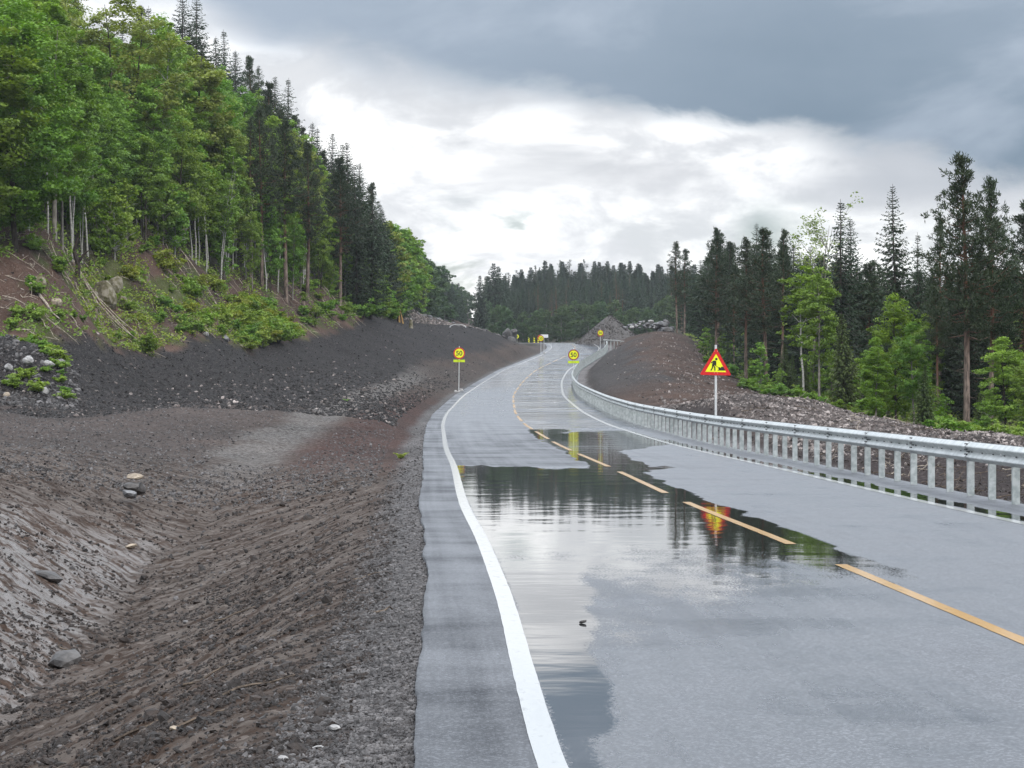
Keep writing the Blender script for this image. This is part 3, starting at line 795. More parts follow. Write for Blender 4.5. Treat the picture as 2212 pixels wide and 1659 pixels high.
# ------------------------------------------------------------------ prototypes
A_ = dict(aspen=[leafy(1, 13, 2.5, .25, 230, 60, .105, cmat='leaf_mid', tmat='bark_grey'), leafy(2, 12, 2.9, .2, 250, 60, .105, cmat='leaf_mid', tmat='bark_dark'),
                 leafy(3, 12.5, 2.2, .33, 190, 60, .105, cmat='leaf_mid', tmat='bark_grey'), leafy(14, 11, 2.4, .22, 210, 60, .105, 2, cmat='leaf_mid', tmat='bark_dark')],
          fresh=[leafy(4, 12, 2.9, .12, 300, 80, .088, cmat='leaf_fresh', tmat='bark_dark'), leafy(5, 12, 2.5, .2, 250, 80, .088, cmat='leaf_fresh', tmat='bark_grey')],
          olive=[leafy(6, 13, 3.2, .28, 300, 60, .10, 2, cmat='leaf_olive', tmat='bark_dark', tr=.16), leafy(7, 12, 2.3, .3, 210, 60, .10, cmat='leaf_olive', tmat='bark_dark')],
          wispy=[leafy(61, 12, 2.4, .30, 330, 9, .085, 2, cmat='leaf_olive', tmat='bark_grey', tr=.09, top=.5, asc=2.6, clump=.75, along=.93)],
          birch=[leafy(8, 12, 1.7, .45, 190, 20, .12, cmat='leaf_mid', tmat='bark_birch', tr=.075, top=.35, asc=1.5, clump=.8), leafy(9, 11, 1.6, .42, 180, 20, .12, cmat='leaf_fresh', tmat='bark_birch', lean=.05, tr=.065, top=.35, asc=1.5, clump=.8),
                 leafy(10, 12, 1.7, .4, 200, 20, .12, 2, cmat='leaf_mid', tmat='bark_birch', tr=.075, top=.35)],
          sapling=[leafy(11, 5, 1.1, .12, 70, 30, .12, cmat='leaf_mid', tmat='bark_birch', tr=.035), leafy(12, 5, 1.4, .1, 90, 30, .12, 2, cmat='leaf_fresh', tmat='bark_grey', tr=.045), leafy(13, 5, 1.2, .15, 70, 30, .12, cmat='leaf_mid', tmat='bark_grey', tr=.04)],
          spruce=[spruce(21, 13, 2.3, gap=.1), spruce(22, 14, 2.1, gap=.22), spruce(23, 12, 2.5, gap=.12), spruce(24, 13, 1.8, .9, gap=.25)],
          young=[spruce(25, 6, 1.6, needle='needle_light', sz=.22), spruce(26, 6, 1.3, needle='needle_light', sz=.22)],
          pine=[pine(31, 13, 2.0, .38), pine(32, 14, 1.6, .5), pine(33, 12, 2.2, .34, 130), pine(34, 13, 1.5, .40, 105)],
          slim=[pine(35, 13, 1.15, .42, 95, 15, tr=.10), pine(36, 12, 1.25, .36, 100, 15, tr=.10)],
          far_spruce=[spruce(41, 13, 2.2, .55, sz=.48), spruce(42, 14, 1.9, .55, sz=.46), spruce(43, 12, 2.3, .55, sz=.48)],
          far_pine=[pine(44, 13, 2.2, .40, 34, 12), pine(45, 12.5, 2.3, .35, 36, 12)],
          slope_leafy=[leafy(66, 9, 2.6, .08, 170, 40, .16, cmat='leaf_mid', tmat='bark_grey'), leafy(67, 9, 2.2, .1, 150, 40, .16, cmat='leaf_olive', tmat='bark_grey')],
          far_leafy=[leafy(46, 9, 3.0, .08, 170, 34, .2, cmat='leaf_far', tmat='bark_grey'), leafy(47, 9, 2.6, .1, 150, 34, .2, cmat='leaf_far', tmat='bark_grey')],
          shrub=[shrub(51), shrub(52, 1.0, .9, cmat='leaf_lime'), shrub(53, 1.4, .8, cmat='leaf_mid'), shrub(54, .8, 1.0, cmat='leaf_lime'), shrub(55, 1.1, 1.0, cmat='leaf_fresh')])
for k in ('far_pine',):
    for p in A_[k]: pass

CAT = dict(wispy='birch', aspen='tree', fresh='tree', olive='tree', birch='birch', sapling='sapling', spruce='spruce', young='spruce', pine='pine', slim='pine', far_spruce='spruce', far_pine='pine', far_leafy='tree', slope_leafy='tree')
KIND = dict(wispy='birch_tree', aspen='broadleaf_tree', fresh='broadleaf_tree', olive='broadleaf_tree', birch='birch_tree', sapling='sapling', spruce='spruce_tree', young='young_spruce_tree', pine='pine_tree', slim='slender_pine_tree', far_spruce='spruce_tree', far_pine='pine_tree', far_leafy='broadleaf_tree', slope_leafy='broadleaf_tree')
cnt = {}
def tree(k, X, y, hgt, label, group=None, i=None, **kw):
    ps = A_[k]
    cnt[k] = cnt.get(k, -1) + 1
    p = ps[(cnt[k] if i is None else i) % len(ps)]
    x, _ = XY(X, y)
    return plant(p, KIND[k], x, y, hgt, ru(0, 6.28), label, CAT[k], group, lean=(ru(-.02, .02), ru(-.02, .02)), **kw)

# --- left hillside, the trees one can single out -----------------------------------------------
L1 = [('fresh', 35, 122, 13.5, 'bright green broadleaf tree filling the top left corner, lowest of its row', 0, 1.25),
      ('fresh', -60, 118, 14, 'bright green broadleaf tree cut off by the left picture edge', 1, 1.3),
      ('fresh', 118, 131, 13.5, 'yellow green broadleaf tree right beside the top left corner tree', 1, 1.1),
      ('olive', 262, 166, 15.0, 'large olive brown broadleaf tree with dark forked trunk on the left hillside', 0, 1.15),
      ('fresh', 330, 182, 15.5, 'tall yellow green broadleaf tree directly right of the olive forked tree', 0, .9),
      ('olive', 420, 186, 15.5, 'tall olive broadleaf tree right of centre of the left hillside wood', 1, 1.25),
      ('fresh', 478, 190, 14.5, 'slim fresh green broadleaf tree under the dark pines of the left skyline', 1, .9),
      ('aspen', 205, 150, 10.5, 'rounded mid green broadleaf tree under the olive forked tree', 0, 1.0),
      ('aspen', 310, 158, 7.6, 'leaning low mid green broadleaf tree at the top of the cleared bank', 3, 1.2),
      ('aspen', 385, 168, 10.5, 'mid green broadleaf tree with several pale stems above the green bank', 1, .95),
      ('aspen', 135, 133, 9.5, 'blue green broadleaf tree behind the black stump of the cleared bank', 2, 1.0),
      ('birch', 190, 146, 9.5, 'thin pale birch left of the rounded broadleaf tree', 0, 1.0),
      ('birch', 430, 176, 9.0, 'white birch leaning right beside the green top of the bank', 1, 1.0),
      ('birch', 372, 170, 9.8, 'pale birch with twin stems at the top edge of the bank', 2, 1.0),
      ('birch', 355, 176, 16, 'tall birch with a bare white upper stem in the middle of the wood', 0, .9),
      ('birch', 575, 192, 8.5, 'white birch stem left of the tall bare pine trunk on the slope', 1, 1.0),
      ('birch', 600, 196, 9.5, 'birch with spotted white stem behind the bare pine trunk', 0, 1.0),
      ('slim', 540, 190, 13.5, 'tall slender pine with a straight grey stem standing on the bare slope', 0, 1.0),
      ('slim', 566, 192, 15, 'slender pine just right of the straight grey stem', 1, 1.1),
      ('pine', 618, 196, 15.5, 'reddish pine with olive crown above the bare brown slope', 1, 1.1),
      ('pine', 664, 205, 14, 'pine with pale bare lower trunk on the brown slope', 0, 1.0),
      ('pine', 735, 217, 14, 'dark pine near the foot of the left skyline', 2, 1.0),
      ('spruce', 770, 222, 14.5, 'tall dark spruce at the right end of the left hillside wood', 1, 1.0),
      ('spruce', 800, 226, 13.5, 'dark spruce outermost at the right corner of the hillside wood', 3, 1.2),
      ('spruce', 755, 232, 16.0, 'dark spruce with the highest tip at the right end of the hillside', 0, .9)]
for k, X, y, hg, lab, i, wd in L1:
    tree(k, X, y, hg, lab, None, i, wide=wd)
for X, y, hg, k in [(545, 187, 6.5, 'aspen'), (585, 193, 7.5, 'aspen'), (632, 199, 8, 'fresh'), (650, 206, 7, 'aspen'), (690, 212, 8.5, 'aspen'), (715, 218, 7, 'fresh'), (745, 222, 8, 'aspen'), (610, 205, 10, 'olive'), (560, 203, 11, 'aspen'), (675, 218, 9.5, 'olive'), (510, 190, 9, 'aspen'), (450, 180, 8, 'aspen'), (785, 229, 6, 'aspen')]:
    tree(k, X, y, hg, 'leafy tree in front of the dark conifers of the left hillside', 'leafy trees before the left conifers', wide=.8)
# skyline conifers
for j, (k, X, y, hg) in enumerate([('pine', 300, 205, 15), ('spruce', 325, 212, 15), ('spruce', 393, 226, 16.5), ('spruce', 415, 232, 17), ('spruce', 440, 228, 12), ('spruce', 490, 240, 15.5), ('spruce', 515, 246, 14),
                         ('pine', 545, 250, 14.5), ('spruce', 562, 254, 14.5), ('spruce', 588, 252, 14), ('spruce', 618, 256, 15), ('pine', 640, 250, 12.5), ('spruce', 672, 252, 13.5), ('spruce', 690, 256, 14.5), ('pine', 655, 246, 12),
                         ('spruce', 718, 250, 15), ('spruce', 742, 248, 15.5), ('spruce', 775, 250, 15.0), ('pine', 700, 236, 12), ('spruce', 728, 236, 13), ('spruce', 782, 240, 13.5), ('spruce', 808, 240, 11), ('spruce', 470, 236, 14), ('spruce', 350, 216, 14)]):
    tree(k, X, y, hg, 'dark %s standing along the skyline of the steep left hillside' % CAT[k], 'dark %ss along the left skyline' % CAT[k])
# filling of the hillside
g = np.random.default_rng(5)
placed = [(e.location.x, e.location.y) for e in PLANTED]
def spread(n, xa, xb, ya, yb, mind, ok):
    out = []; tries = 0
    while len(out) < n and tries < n * 60:
        tries += 1
        X = g.uniform(xa, xb); y = g.uniform(ya, yb)
        x, _ = XY(X, y)
        if not ok(X, y): continue
        if any((x - a) ** 2 + (y - b) ** 2 < mind * mind for a, b in placed): continue
        placed.append((x, y)); out.append((X, y))
    return out
def inwood(X, y): return y > ytree(X) + 1.5 and y < np.interp(X, [0, 300, 540, 700, 830], [175, 215, 245, 250, 262])
for X, y in spread(120, -120, 830, 118, 262, 2.3, inwood):
    q = g.random()
    if X < 560:
        k = 'aspen' if q < .5 else 'fresh' if q < .66 else 'olive' if q < .76 else 'birch' if q < .9 else 'spruce'
    elif X < 680:
        k = 'aspen' if q < .38 else 'olive' if q < .5 else 'birch' if q < .65 else 'slim' if q < .85 else 'pine'
    else:
        k = 'pine' if q < .2 else 'slim' if q < .45 else 'spruce' if q < .7 else 'birch' if q < .85 else 'aspen'
    hh = dict(aspen=11, fresh=11.5, olive=12, birch=10.5, spruce=12.5, slim=12.5, pine=12.5)[k] * g.uniform(.85, 1.12)
    tree(k, X, y, hh, {'aspen': 'mid green broadleaf tree in the dense wood on the left hillside', 'fresh': 'bright green broadleaf tree in the dense wood on the left hillside',
                       'olive': 'olive green broadleaf tree in the dense wood on the left hillside', 'birch': 'thin white stemmed birch in the dense wood on the left hillside',
                       'spruce': 'dark spruce between the broadleaf trees of the left hillside', 'slim': 'slender bare stemmed pine in the wood on the left hillside', 'pine': 'dark pine in the wood on the left hillside'}[k],
         'left hillside %ss' % KIND[k].replace('_', ' '))
for X, y in spread(34, 40, 660, 122, 212, 1.3, lambda X, y: abs(y - ytree(X) - 1.0) < 2.2):
    tree('birch', X, y, g.uniform(7, 11), 'slim pale stemmed birch in the front row of the left hillside wood', 'front row birches of the left wood')
# undergrowth saplings along the lower edge of the wood
def edge(X, y): return abs(y - ytree(X) - 3) < 5.5
for X, y in spread(46, -60, 850, 118, 268, 1.2, edge):
    tree('sapling', X, y, g.uniform(2.6, 5.5), 'young leafy sapling along the lower edge of the left hillside wood', 'saplings along the lower edge of the left wood')
# far left slope, beyond the corner
def farleft(X, y): return True
for X, y in spread(60, 835, 905, 262, 420, 2.6, lambda X, y: X < np.interp(y, [262, 340, 420], [862, 890, 905])):
    k = 'slope_leafy' if g.random() < .68 else 'far_spruce'
    tree(k, X, y, g.uniform(7.5, 11.5), 'hazy %s on the far left slope behind the hillside corner' % ('broadleaf tree' if k == 'slope_leafy' else 'spruce'), 'hazy %ss of the far left slope' % CAT[k])
for X, y in spread(60, 895, 1030, 430, 760, 3.4, lambda X, y: X < np.interp(y, [430, 560, 760], [925, 975, 1020])):
    k = 'far_leafy' if g.random() < .4 else 'far_spruce'
    tree(k, X, y, g.uniform(9, 13.5), 'pale hazy %s far off where the left slope runs down to the valley' % ('broadleaf tree' if k == 'far_leafy' else 'spruce'), 'faint %ss at the end of the left slope' % CAT[k])
# --- far wooded ridge beyond the crest -----------------------------------------------------------
for j, (X, y, hh) in enumerate([(1037, 530, 14.5), (1066, 560, 18.5), (1076, 575, 18), (1052, 585, 15)]):
    tree('far_spruce', X, y, hh, ['slim spruce standing alone left of the far ridge wood', 'tallest pointed spruce at the left end of the far ridge', 'spruce close behind the tallest spruce of the far ridge', 'lower spruce filling the left end of the far ridge'][j])
ridge = sorted(spread(270, 1050, 1500, 560, 740, 2.8, lambda X, y: y > np.interp(X, [1050, 1100, 1450], [575, 560, 560])), key=lambda q: q[1])
def mass(points, name):
    # the rear of the ridge wood, which reads as one dark mass
    lows = [spruce(48, 13, 2.2, .35, sz=.7), spruce(49, 14, 2.0, .35, sz=.7), pine(50, 13, 2.2, .4, 60, 8)]
    cm = MB(); tm = MB()
    for X, y in points:
        p = lows[int(g.integers(3))]; s = g.uniform(11, 15.5) / p.h; a = g.uniform(0, 6.28)
        x, _ = XY(X, y); base = np.array([x, y, zg(x, y)])
        m3 = np.array([[math.cos(a), -math.sin(a), 0], [math.sin(a), math.cos(a), 0], [0, 0, 1]]) * s
        for src, dst in ((p.cm, cm), (p.tm, tm)):
            off = 0
            for v, f, val in zip(src.v, src.f, src.val):
                dst.add(v @ m3.T + base, f - off, val); off += len(v)
    o = cm.obj(name, M['needle']); tag(o, kind='stuff')
    tag(tm.obj('trunks', M['bark_spruce'], o), kind='stuff')
mass(ridge[105:], 'far_wood')
for X, y in ridge[:105]:
    k = 'far_spruce' if g.random() < .72 else 'far_pine'
    tree(k, X, y, g.uniform(11, 15.0) * np.interp(y, [560, 760], [.95, 1.05]), 'hazy blue green %s in the dense wood on the far ridge' % CAT[k], 'far ridge %ss' % CAT[k])
for X, y in spread(42, 1035, 1470, 490, 560, 4.0, lambda X, y: True):
    tree('far_leafy', X, y, g.uniform(5.5, 9.5), 'pale green broadleaf tree at the foot of the far ridge', 'broadleaf trees at the foot of the far ridge')

# --- wood on the right ---------------------------------------------------------------------------
R1 = [('pine', 2088, 99, 11.9, 'big dark pine with reddish trunk, nearer of the two tall pines at right', 2, .95),
      ('pine', 2140, 101, 11.2, 'second tall dark pine, close right of the biggest pine', 0, .9),
      ('pine', 2215, 104, 10.5, 'dark pine cut off by the right picture edge', 2, 1.1),
      ('spruce', 1930, 128, 12.6, 'tall spruce with the highest pointed tip in the middle of the right wood', 1, .85),
      ('spruce', 1817, 136, 12.2, 'pointed spruce left of the tallest spruce in the right wood', 3, 1.0),
      ('spruce', 1985, 130, 10.0, 'narrow spruce between the tallest spruce and the big pine', 3, .8),
      ('pine', 2032, 122, 10.2, 'slim dark pine left behind the two tall pines', 3, .9),
      ('spruce', 1845, 146, 11.6, 'dark spruce close right behind the pointed spruce', 0, .8),
      ('slim', 1462, 300, 12.0, 'isolated slender pine at the left end of the right wood', 0, 1.3),
      ('slim', 1478, 292, 11, 'slender pine next to the isolated pine', 1, 1.3),
      ('pine', 1552, 222, 13.2, 'dark pine group leader over the dark bank at the left of the right wood', 1, .9),
      ('spruce', 1575, 218, 12.2, 'dense dark spruce right of the pine above the bank', 0, .9),
      ('spruce', 1632, 190, 13.2, 'dark spruce with a broad tip above the roadwork sign', 1, .9),
      ('slim', 1655, 168, 12.0, 'pine with bright reddish brown bare trunk right of the roadwork sign', 1, 1.4),
      ('slim', 1612, 172, 11.2, 'pine with straight grey brown bare trunk beside the roadwork sign', 0, 1.4),
      ('slim', 1545, 196, 11.5, 'pine with reddish bare stem left of the roadwork sign', 1, 1.2),
      ('pine', 1688, 178, 12.2, 'dark pine right of the reddish bare trunk', 3, .9)]
for k, X, y, hg, lab, i, wd in R1: tree(k, X, y, hg, lab, None, i, wide=wd)
tree('fresh', 1935, 106, 6.0, 'bright yellow green broadleaf tree in front of the right wood', None, 0, wide=1.05)
tree('fresh', 1890, 100, 3.9, 'low bright green bushy tree at the left foot of the yellow green tree', None, 1, wide=1.2)
tree('aspen', 1975, 100, 4.6, 'mid green bushy tree right of the yellow green tree', None, 0, wide=1.2)
tree('aspen', 1770, 128, 7.8, 'green broadleaf tree between the pines and the pointed spruce', None, 2, wide=1.0)
tree('wispy', 1745, 150, 12.4, 'thin leaved pale birch rising between the dark conifers at right', None, 0, wide=.95)
tree('birch', 1735, 134, 8.2, 'fresh green birch below the pale thin birch of the right wood', None, 1, wide=1.3)
tree('aspen', 2170, 92, 4.2, 'green broadleaf tree low between the tall pines and the picture edge', None, 1, wide=1.3)
tree('aspen', 2230, 88, 3.6, 'low green leafy tree at the right picture edge', None, 0, wide=1.4)
tree('young', 1825, 122, 5.2, 'young light green spruce on the edge of the right wood', None, 0, wide=1.0)
placed += [(e.location.x, e.location.y) for e in PLANTED[-40:]]
def rightok(X, y):
    x = (X - CX) / F * y
    return x > np.interp(y, [95, 110, 160, 220, 300], [21, 19.5, 19.3, 20.3, 23.5])
RL = {'spruce': 'dark spruce in the dense wood right of the road', 'pine': 'dark pine in the dense wood right of the road', 'slim': 'slender bare stemmed pine in the wood right of the road', 'aspen': 'green broadleaf tree under the conifers right of the road', 'birch': 'thin birch between the conifers right of the road'}
for X, y in spread(190, 1455, 2330, 104, 330, 2.0, rightok):
    q = g.random()
    k = 'spruce' if q < .55 else 'slim' if q < .68 else 'pine' if q < .8 else 'birch' if q < .9 else 'aspen'
    top = np.interp(X, [1455, 1550, 1720, 1800, 1900, 2000, 2330], [585, 530, 520, 560, 560, 590, 560])
    gz = zg((X - CX) / F * y, y)
    hmax = (CY - top) / F * y + H - gz
    hh = min(hmax, dict(spruce=12, pine=12, slim=12, aspen=6.5, birch=9.5)[k]) * g.uniform(.72, 1.0)
    tree(k, X, y, max(hh, 4), RL[k], 'right wood %ss' % KIND[k].replace('_', ' '))
for X, y in spread(46, 1500, 2330, 88, 240, 1.3, lambda X, y: abs((X - CX) / F * y - np.interp(y, [88, 110, 160, 220, 300], [19.5, 19, 18.8, 20, 23])) < 1.6):
    k = 'sapling' if g.random() < .7 else 'young'
    tree(k, X, y, g.uniform(1.6, 3.8), 'young %s along the edge of the right wood' % ('leafy sapling' if k == 'sapling' else 'spruce'), 'young growth along the edge of the right wood')
for q, X in enumerate(np.arange(1475, 2340, 19)):
    X = X + g.uniform(-8, 8); yy = np.interp(X, [1475, 1550, 1700, 1900, 2100, 2340], [312, 245, 178, 142, 116, 110]) + g.uniform(-4, 8)
    topY = np.interp(X, [1475, 1550, 1700, 1800, 1900, 2000, 2340], [588, 530, 540, 575, 592, 605, 570]) + g.uniform(-38, 25)
    hh = (CY - topY) / F * yy + H - zg((X - CX) / F * yy, yy)
    k = 'spruce' if q % 3 else 'pine'
    tree(k, X, yy, hh, RL[k], 'right wood %ss' % KIND[k].replace('_', ' '), wide=1.4)
tree('far_spruce', 2420, 130, 11, 'dark spruce outside the right picture edge', None, 0)

# ------------------------------------------------------------------ bushes on the cleared bank
def bush(i, X, y, hgt, label, group=None, wide=1.0):
    x, _ = XY(X, y)
    return plant(A_['shrub'][i], 'bush', x, y, hgt, ru(0, 6.28), label, 'bush', group, tn='stem', cn='foliage', wide=wide)
bush(0, 312, 133, 1.3, 'small dense bright green bush standing alone at the foot of the bank')
bush(2, 415, 146, 1.35, 'blue green bush at the foot of the bank, left of the yellow patch')
bush(2, 602, 176, 1.9, 'dark blue green bush at the right end of the green bank', wide=1.1)
bush(0, 80, 104, .8, 'small green bush on the stony heap at the left picture edge')
for X, y in spread(16, 20, 145, 96, 104, .7, lambda X, y: True):
    bush(int(g.choice([1, 3, 4])), X, y, g.uniform(.25, .55), 'low yellow green bush on the stony heap at the left edge', 'low bushes on the stony heap', 1.3)
bush(2, 130, 124, 1.2, 'blue green bush on the brown bank left of the rocks')
bush(2, 262, 142, .9, 'small blue green bush in the middle of the cleared bank')
for X, y in spread(60, 520, 650, 152, 186, .7, lambda X, y: y > yfoot(X) + .3 and y < yfoot(X) + np.interp(X, [520, 590, 650], [17, 14, 4])):
    bush(int(g.choice([1, 3, 4])), X, y, g.uniform(.6, 1.2), 'lime green bush on the overgrown right end of the bank', 'lime green bushes at the end of the bank', 1.2)
for X, y in spread(30, 330, 540, 140, 178, .9, lambda X, y: y > yfoot(X) + .3 and y < ytree(X) + 1):
    bush(int(g.choice([0, 1, 2, 3, 4])), X, y, g.uniform(.45, 1.1), 'low green bush scattered over the middle of the cleared bank', 'low bushes on the middle of the bank', 1.1)
for X, y in spread(34, -40, 380, 103, 160, 1.0, lambda X, y: y > yfoot(X) + 3 and y < ytree(X) + 1):
    bush(int(g.choice([0, 2, 3, 4])), X, y, g.uniform(.35, .85), 'low green bush among the branches on the left of the cleared bank', 'low bushes on the left of the bank', 1.1)
for X, y in spread(30, 650, 850, 186, 262, 1.2, lambda X, y: y > yfoot(X) + 4 and y < ytree(X) + 1):
    bush(int(g.choice([0, 2, 4])), X, y, g.uniform(.5, 1.2), 'low green bush on the brown slope below the conifers', 'low bushes below the conifers', 1.2)
for X, y in spread(26, 780, 862, 214, 268, 1.0, lambda X, y: yfoot(X) < y < ytree(X) + 5):
    bush(int(g.choice([0, 2, 4])), X, y, g.uniform(1.0, 2.2), 'leafy bush at the right corner of the hillside wood', 'leafy bushes at the corner of the hillside wood', 1.2)
for X, y in spread(44, 1520, 2330, 78, 225, 1.1, lambda X, y: abs((X - CX) / F * y - np.interp(y, [78, 90, 110, 160, 220, 300], [17, 18.2, 17.8, 17.8, 19, 22])) < 1.2):
    bush(int(g.choice([0, 2, 4])), X, y, g.uniform(.4, .95), 'low leafy bush in front of the right wood', 'low bushes in front of the right wood', 1.4)
# ------------------------------------------------------------------ object materials
M['zinc'] = noisy('galvanised_steel', (.40, .43, .43), (.54, .565, .565), 5, .36, .03, 40, .22)
M['zinc_post'] = noisy('galvanised_post', (.30, .335, .335), (.47, .50, .50), 9, .55, .2, 60, .35, val=.12)
M['bolt'] = noisy('bolt_steel', (.05, .055, .06), (.12, .125, .13), 40, .5, 0, None, .5)
M['reflector'] = noisy('white_reflector', (.85, .85, .85), (.75, .75, .75), 30, .2)
M['pole'] = noisy('sign_pole', (.55, .57, .57), (.68, .69, .69), 12, .45, .1, 60, .3)
M['sign_red'] = noisy('red_sign_sheeting', (.62, .010, .012), (.50, .008, .010), 14, .35)
M['sign_dark_red'] = noisy('dark_red_sign_sheeting', (.28, .008, .010), (.22, .006, .008), 14, .35)
M['sign_yellow'] = noisy('fluorescent_yellow_sheeting', (.82, .84, .012), (.74, .78, .012), 10, .35)
M['sign_lime'] = noisy('fluorescent_lime_sheeting', (.62, .78, .012), (.55, .72, .012), 10, .35)
M['sign_black'] = noisy('black_sign_print', (.012, .012, .012), (.02, .02, .02), 20, .4)
M['sign_back'] = noisy('sign_back', (.55, .57, .58), (.66, .67, .68), 10, .5)
M['sign_print'] = noisy('faded_print', (.22, .26, .02), (.30, .36, .02), 20, .4)
M['rubber_red'] = noisy('red_foot', (.5, .03, .04), (.4, .025, .03), 20, .6)
M['rock_pale'] = noisy('pale_rock', (.17, .165, .165), (.42, .41, .40), 5, .75, .6, 16)
M['rock_brown'] = noisy('tan_rock', (.20, .16, .12), (.36, .30, .23), 5, .8, .6, 16)
M['rock_grey'] = noisy('grey_rock', (.045, .045, .048), (.17, .17, .175), 2.2, .6, .8, 9)
M['rock_dark'] = noisy('dark_rock', (.03, .028, .028), (.085, .078, .075), 5, .6, .7, 16)
M['mossy'] = noisy('mossy_rock', (.075, .065, .022), (.24, .215, .17), 3, .9, .8, 12)
M['clod'] = noisy('soil_clod', (.008, .005, .004), (.026, .0175, .0135), 9, .75, .5, 40, val=.5)
M['clod_dark'] = noisy('dark_clod', (.007, .006, .006), (.018, .015, .015), 9, .8, .5, 40, val=.5)
M['grit'] = noisy('crushed_stone', (.028, .025, .025), (.10, .094, .094), 7, .7, .5, 60, val=.6)
M['pile_stone'] = noisy('pile_stone', (.022, .018, .017), (.075, .066, .062), 7, .7, .5, 60, val=.5)
M['rubble'] = noisy('rubble_stone', (.050, .038, .034), (.23, .20, .187), 1.3, .8, .5, 20, val=.7)
M['charred'] = noisy('charred_wood', (.012, .009, .008), (.05, .03, .02), 7, .9, .6, 20)
M['raw_wood'] = noisy('raw_split_wood', (.30, .17, .05), (.46, .29, .10), 6, .7, .5, 25)
M['plastic_white'] = noisy('white_plastic', (.75, .76, .77), (.62, .63, .64), 9, .4)
M['fern'] = leaf_mat('fern_leaf', (.10, .16, .03), (.26, .36, .08))

def dist_l(x, y): return -(x - xc(y)) * np.cos(heading(y)) - (laneL(y) + SHL)
def dist_r(x, y): return (x - xc(y)) * np.cos(heading(y)) - pavR(y)
# ------------------------------------------------------------------ guardrail
def sweep(mb, prof, ys, offf, basez, val=.5):
    """sweep a profile (d towards the road, z) along the road"""
    rows = []
    for q in ys:
        r = [road_pt(offf(q) - d, q) for d, z in prof]
        r = np.array(r, float); r[:, 2] += [z for d, z in prof]
        rows.append(r)
    v = np.concatenate(rows); k = len(prof)
    f = [(a * k + i, a * k + (i + 1) % k, (a + 1) * k + (i + 1) % k, (a + 1) * k + i) for a in range(len(ys) - 1) for i in range(k)]
    mb.add(v, f, val)
    mb.add(v[:k], [(i, i + 1, k - 2 - i, k - 1 - i) for i in range(k // 2 - 1)], val)
    n0 = len(ys) - 1
    mb.add(v[n0 * k:], [(k - 1 - i, k - 2 - i, i + 1, i) for i in range(k // 2 - 1)], val)

def guardrail():
    root = empty('guardrail', tuple(float(q) for q in road_pt(railoff(30.0), 30.0)), 0, 'long galvanised steel guardrail on many flat posts along the right road edge', 'guardrail')
    org = np.array(root.location)
    front = [(.012, .862), (.0, .855), (.016, .848), (.074, .800), (.084, .788), (.086, .776), (.080, .764), (.020, .712), (.013, .702), (.020, .692), (.076, .636), (.086, .622), (.084, .610), (.074, .602), (.016, .566), (.0, .552)]
    front[0] = (.0, .862)
    back = [(d - .006, z) for d, z in front]
    prof = front + back[::-1]
    y0, y1, n = 16.0, 322.0, 77
    for i in range(n):
        a = y0 + (y1 - y0) * i / n; b = y0 + (y1 - y0) * (i + 1) / n
        mb = MB()
        sweep(mb, prof, np.linspace(a - .0, b + .12, 6), lambda q: railoff(q) + .012 * ((q - a) / (b - a) > .99) - (.004 if i % 2 else 0), 0, .5)
        v = mb
        v.v = [w - org for w in v.v]
        beam = mb.obj('beam', M['zinc'], root)
        if a < 95:
            bb = MB()
            for q in np.linspace(a + .5, b - .2, 6):
                for zz, dd in ((.704, .012),):
                    p = np.array(road_pt(railoff(q) - dd - .012, q), float) + (0, 0, zz) - org
                    bb.add(p + ICO * (.017, .017, .012), ICOF)
            for q in (b + .01, b + .10):
                for zz, dd in ((.826, .045), (.735, .05), (.662, .05), (.702, .013)):
                    p = np.array(road_pt(railoff(q) - dd - .006, q), float) + (0, 0, zz) - org
                    bb.add(p + ICO * (.02, .02, .014), ICOF)
            tag(bb.obj('bolt_row', M['bolt'], beam), kind='stuff')
        if a < 150 and i % 1 == 0:
            q = (a + b) / 2
            p = np.array(road_pt(railoff(q) - .03, q), float) + (0, 0, .71) - org
            mbr = MB(); th = heading(q)
            mbr.add(*box(p, (.035, .012, .03), np.array([[math.cos(th), math.sin(th), 0], [-math.sin(th), math.cos(th), 0], [0, 0, 1]])))
            mbr.obj('reflector', M['reflector'], beam)
    def post(mb, q, val):
        th = float(heading(q)); p = np.array(road_pt(railoff(q) + .045, q), float) - org
        # lipped channel: 110 mm face towards the road, 55 mm deep
        pr = [(-.055, -.03), (.055, -.03), (.055, .03), (.032, .03), (.032, .024), (.049, .024), (.049, -.024), (-.049, -.024), (-.049, .024), (-.032, .024), (-.032, .03), (-.055, .03)]
        # the face looks back along the road towards the traffic
        ca, sa = math.cos(th), -math.sin(th)
        lo = np.array([(p[0] + x * ca - yy * sa, p[1] + x * sa + yy * ca, p[2] - .35) for x, yy in pr])
        hi = lo.copy(); hi[:, 2] = p[2] + .80
        k = len(pr); v = np.vstack([lo, hi])
        f = [(i, (i + 1) % k, k + (i + 1) % k, k + i) for i in range(k)]
        mb.add(v, f, val)
        t4 = [(0, 1, 6, 7), (1, 2, 5, 6), (2, 3, 4, 5), (0, 7, 8, 11), (8, 9, 10, 11)]
        mb.add(v[k:], t4, val)
    qs = np.arange(17.0, 321, 1.36)
    near = [q for q in qs if 26 < q][:96]
    rest = [q for q in qs if q not in near]
    for j, q in enumerate(near):
        mb = MB(); post(mb, q + ru(-.02, .02), ru(.2, .8)); mb.obj('post', M['zinc_post'], root)
    mb = MB()
    for q in rest: post(mb, q, ru(.2, .8))
    tag(mb.obj('post_run', M['zinc_post'], root), kind='stuff')
guardrail()

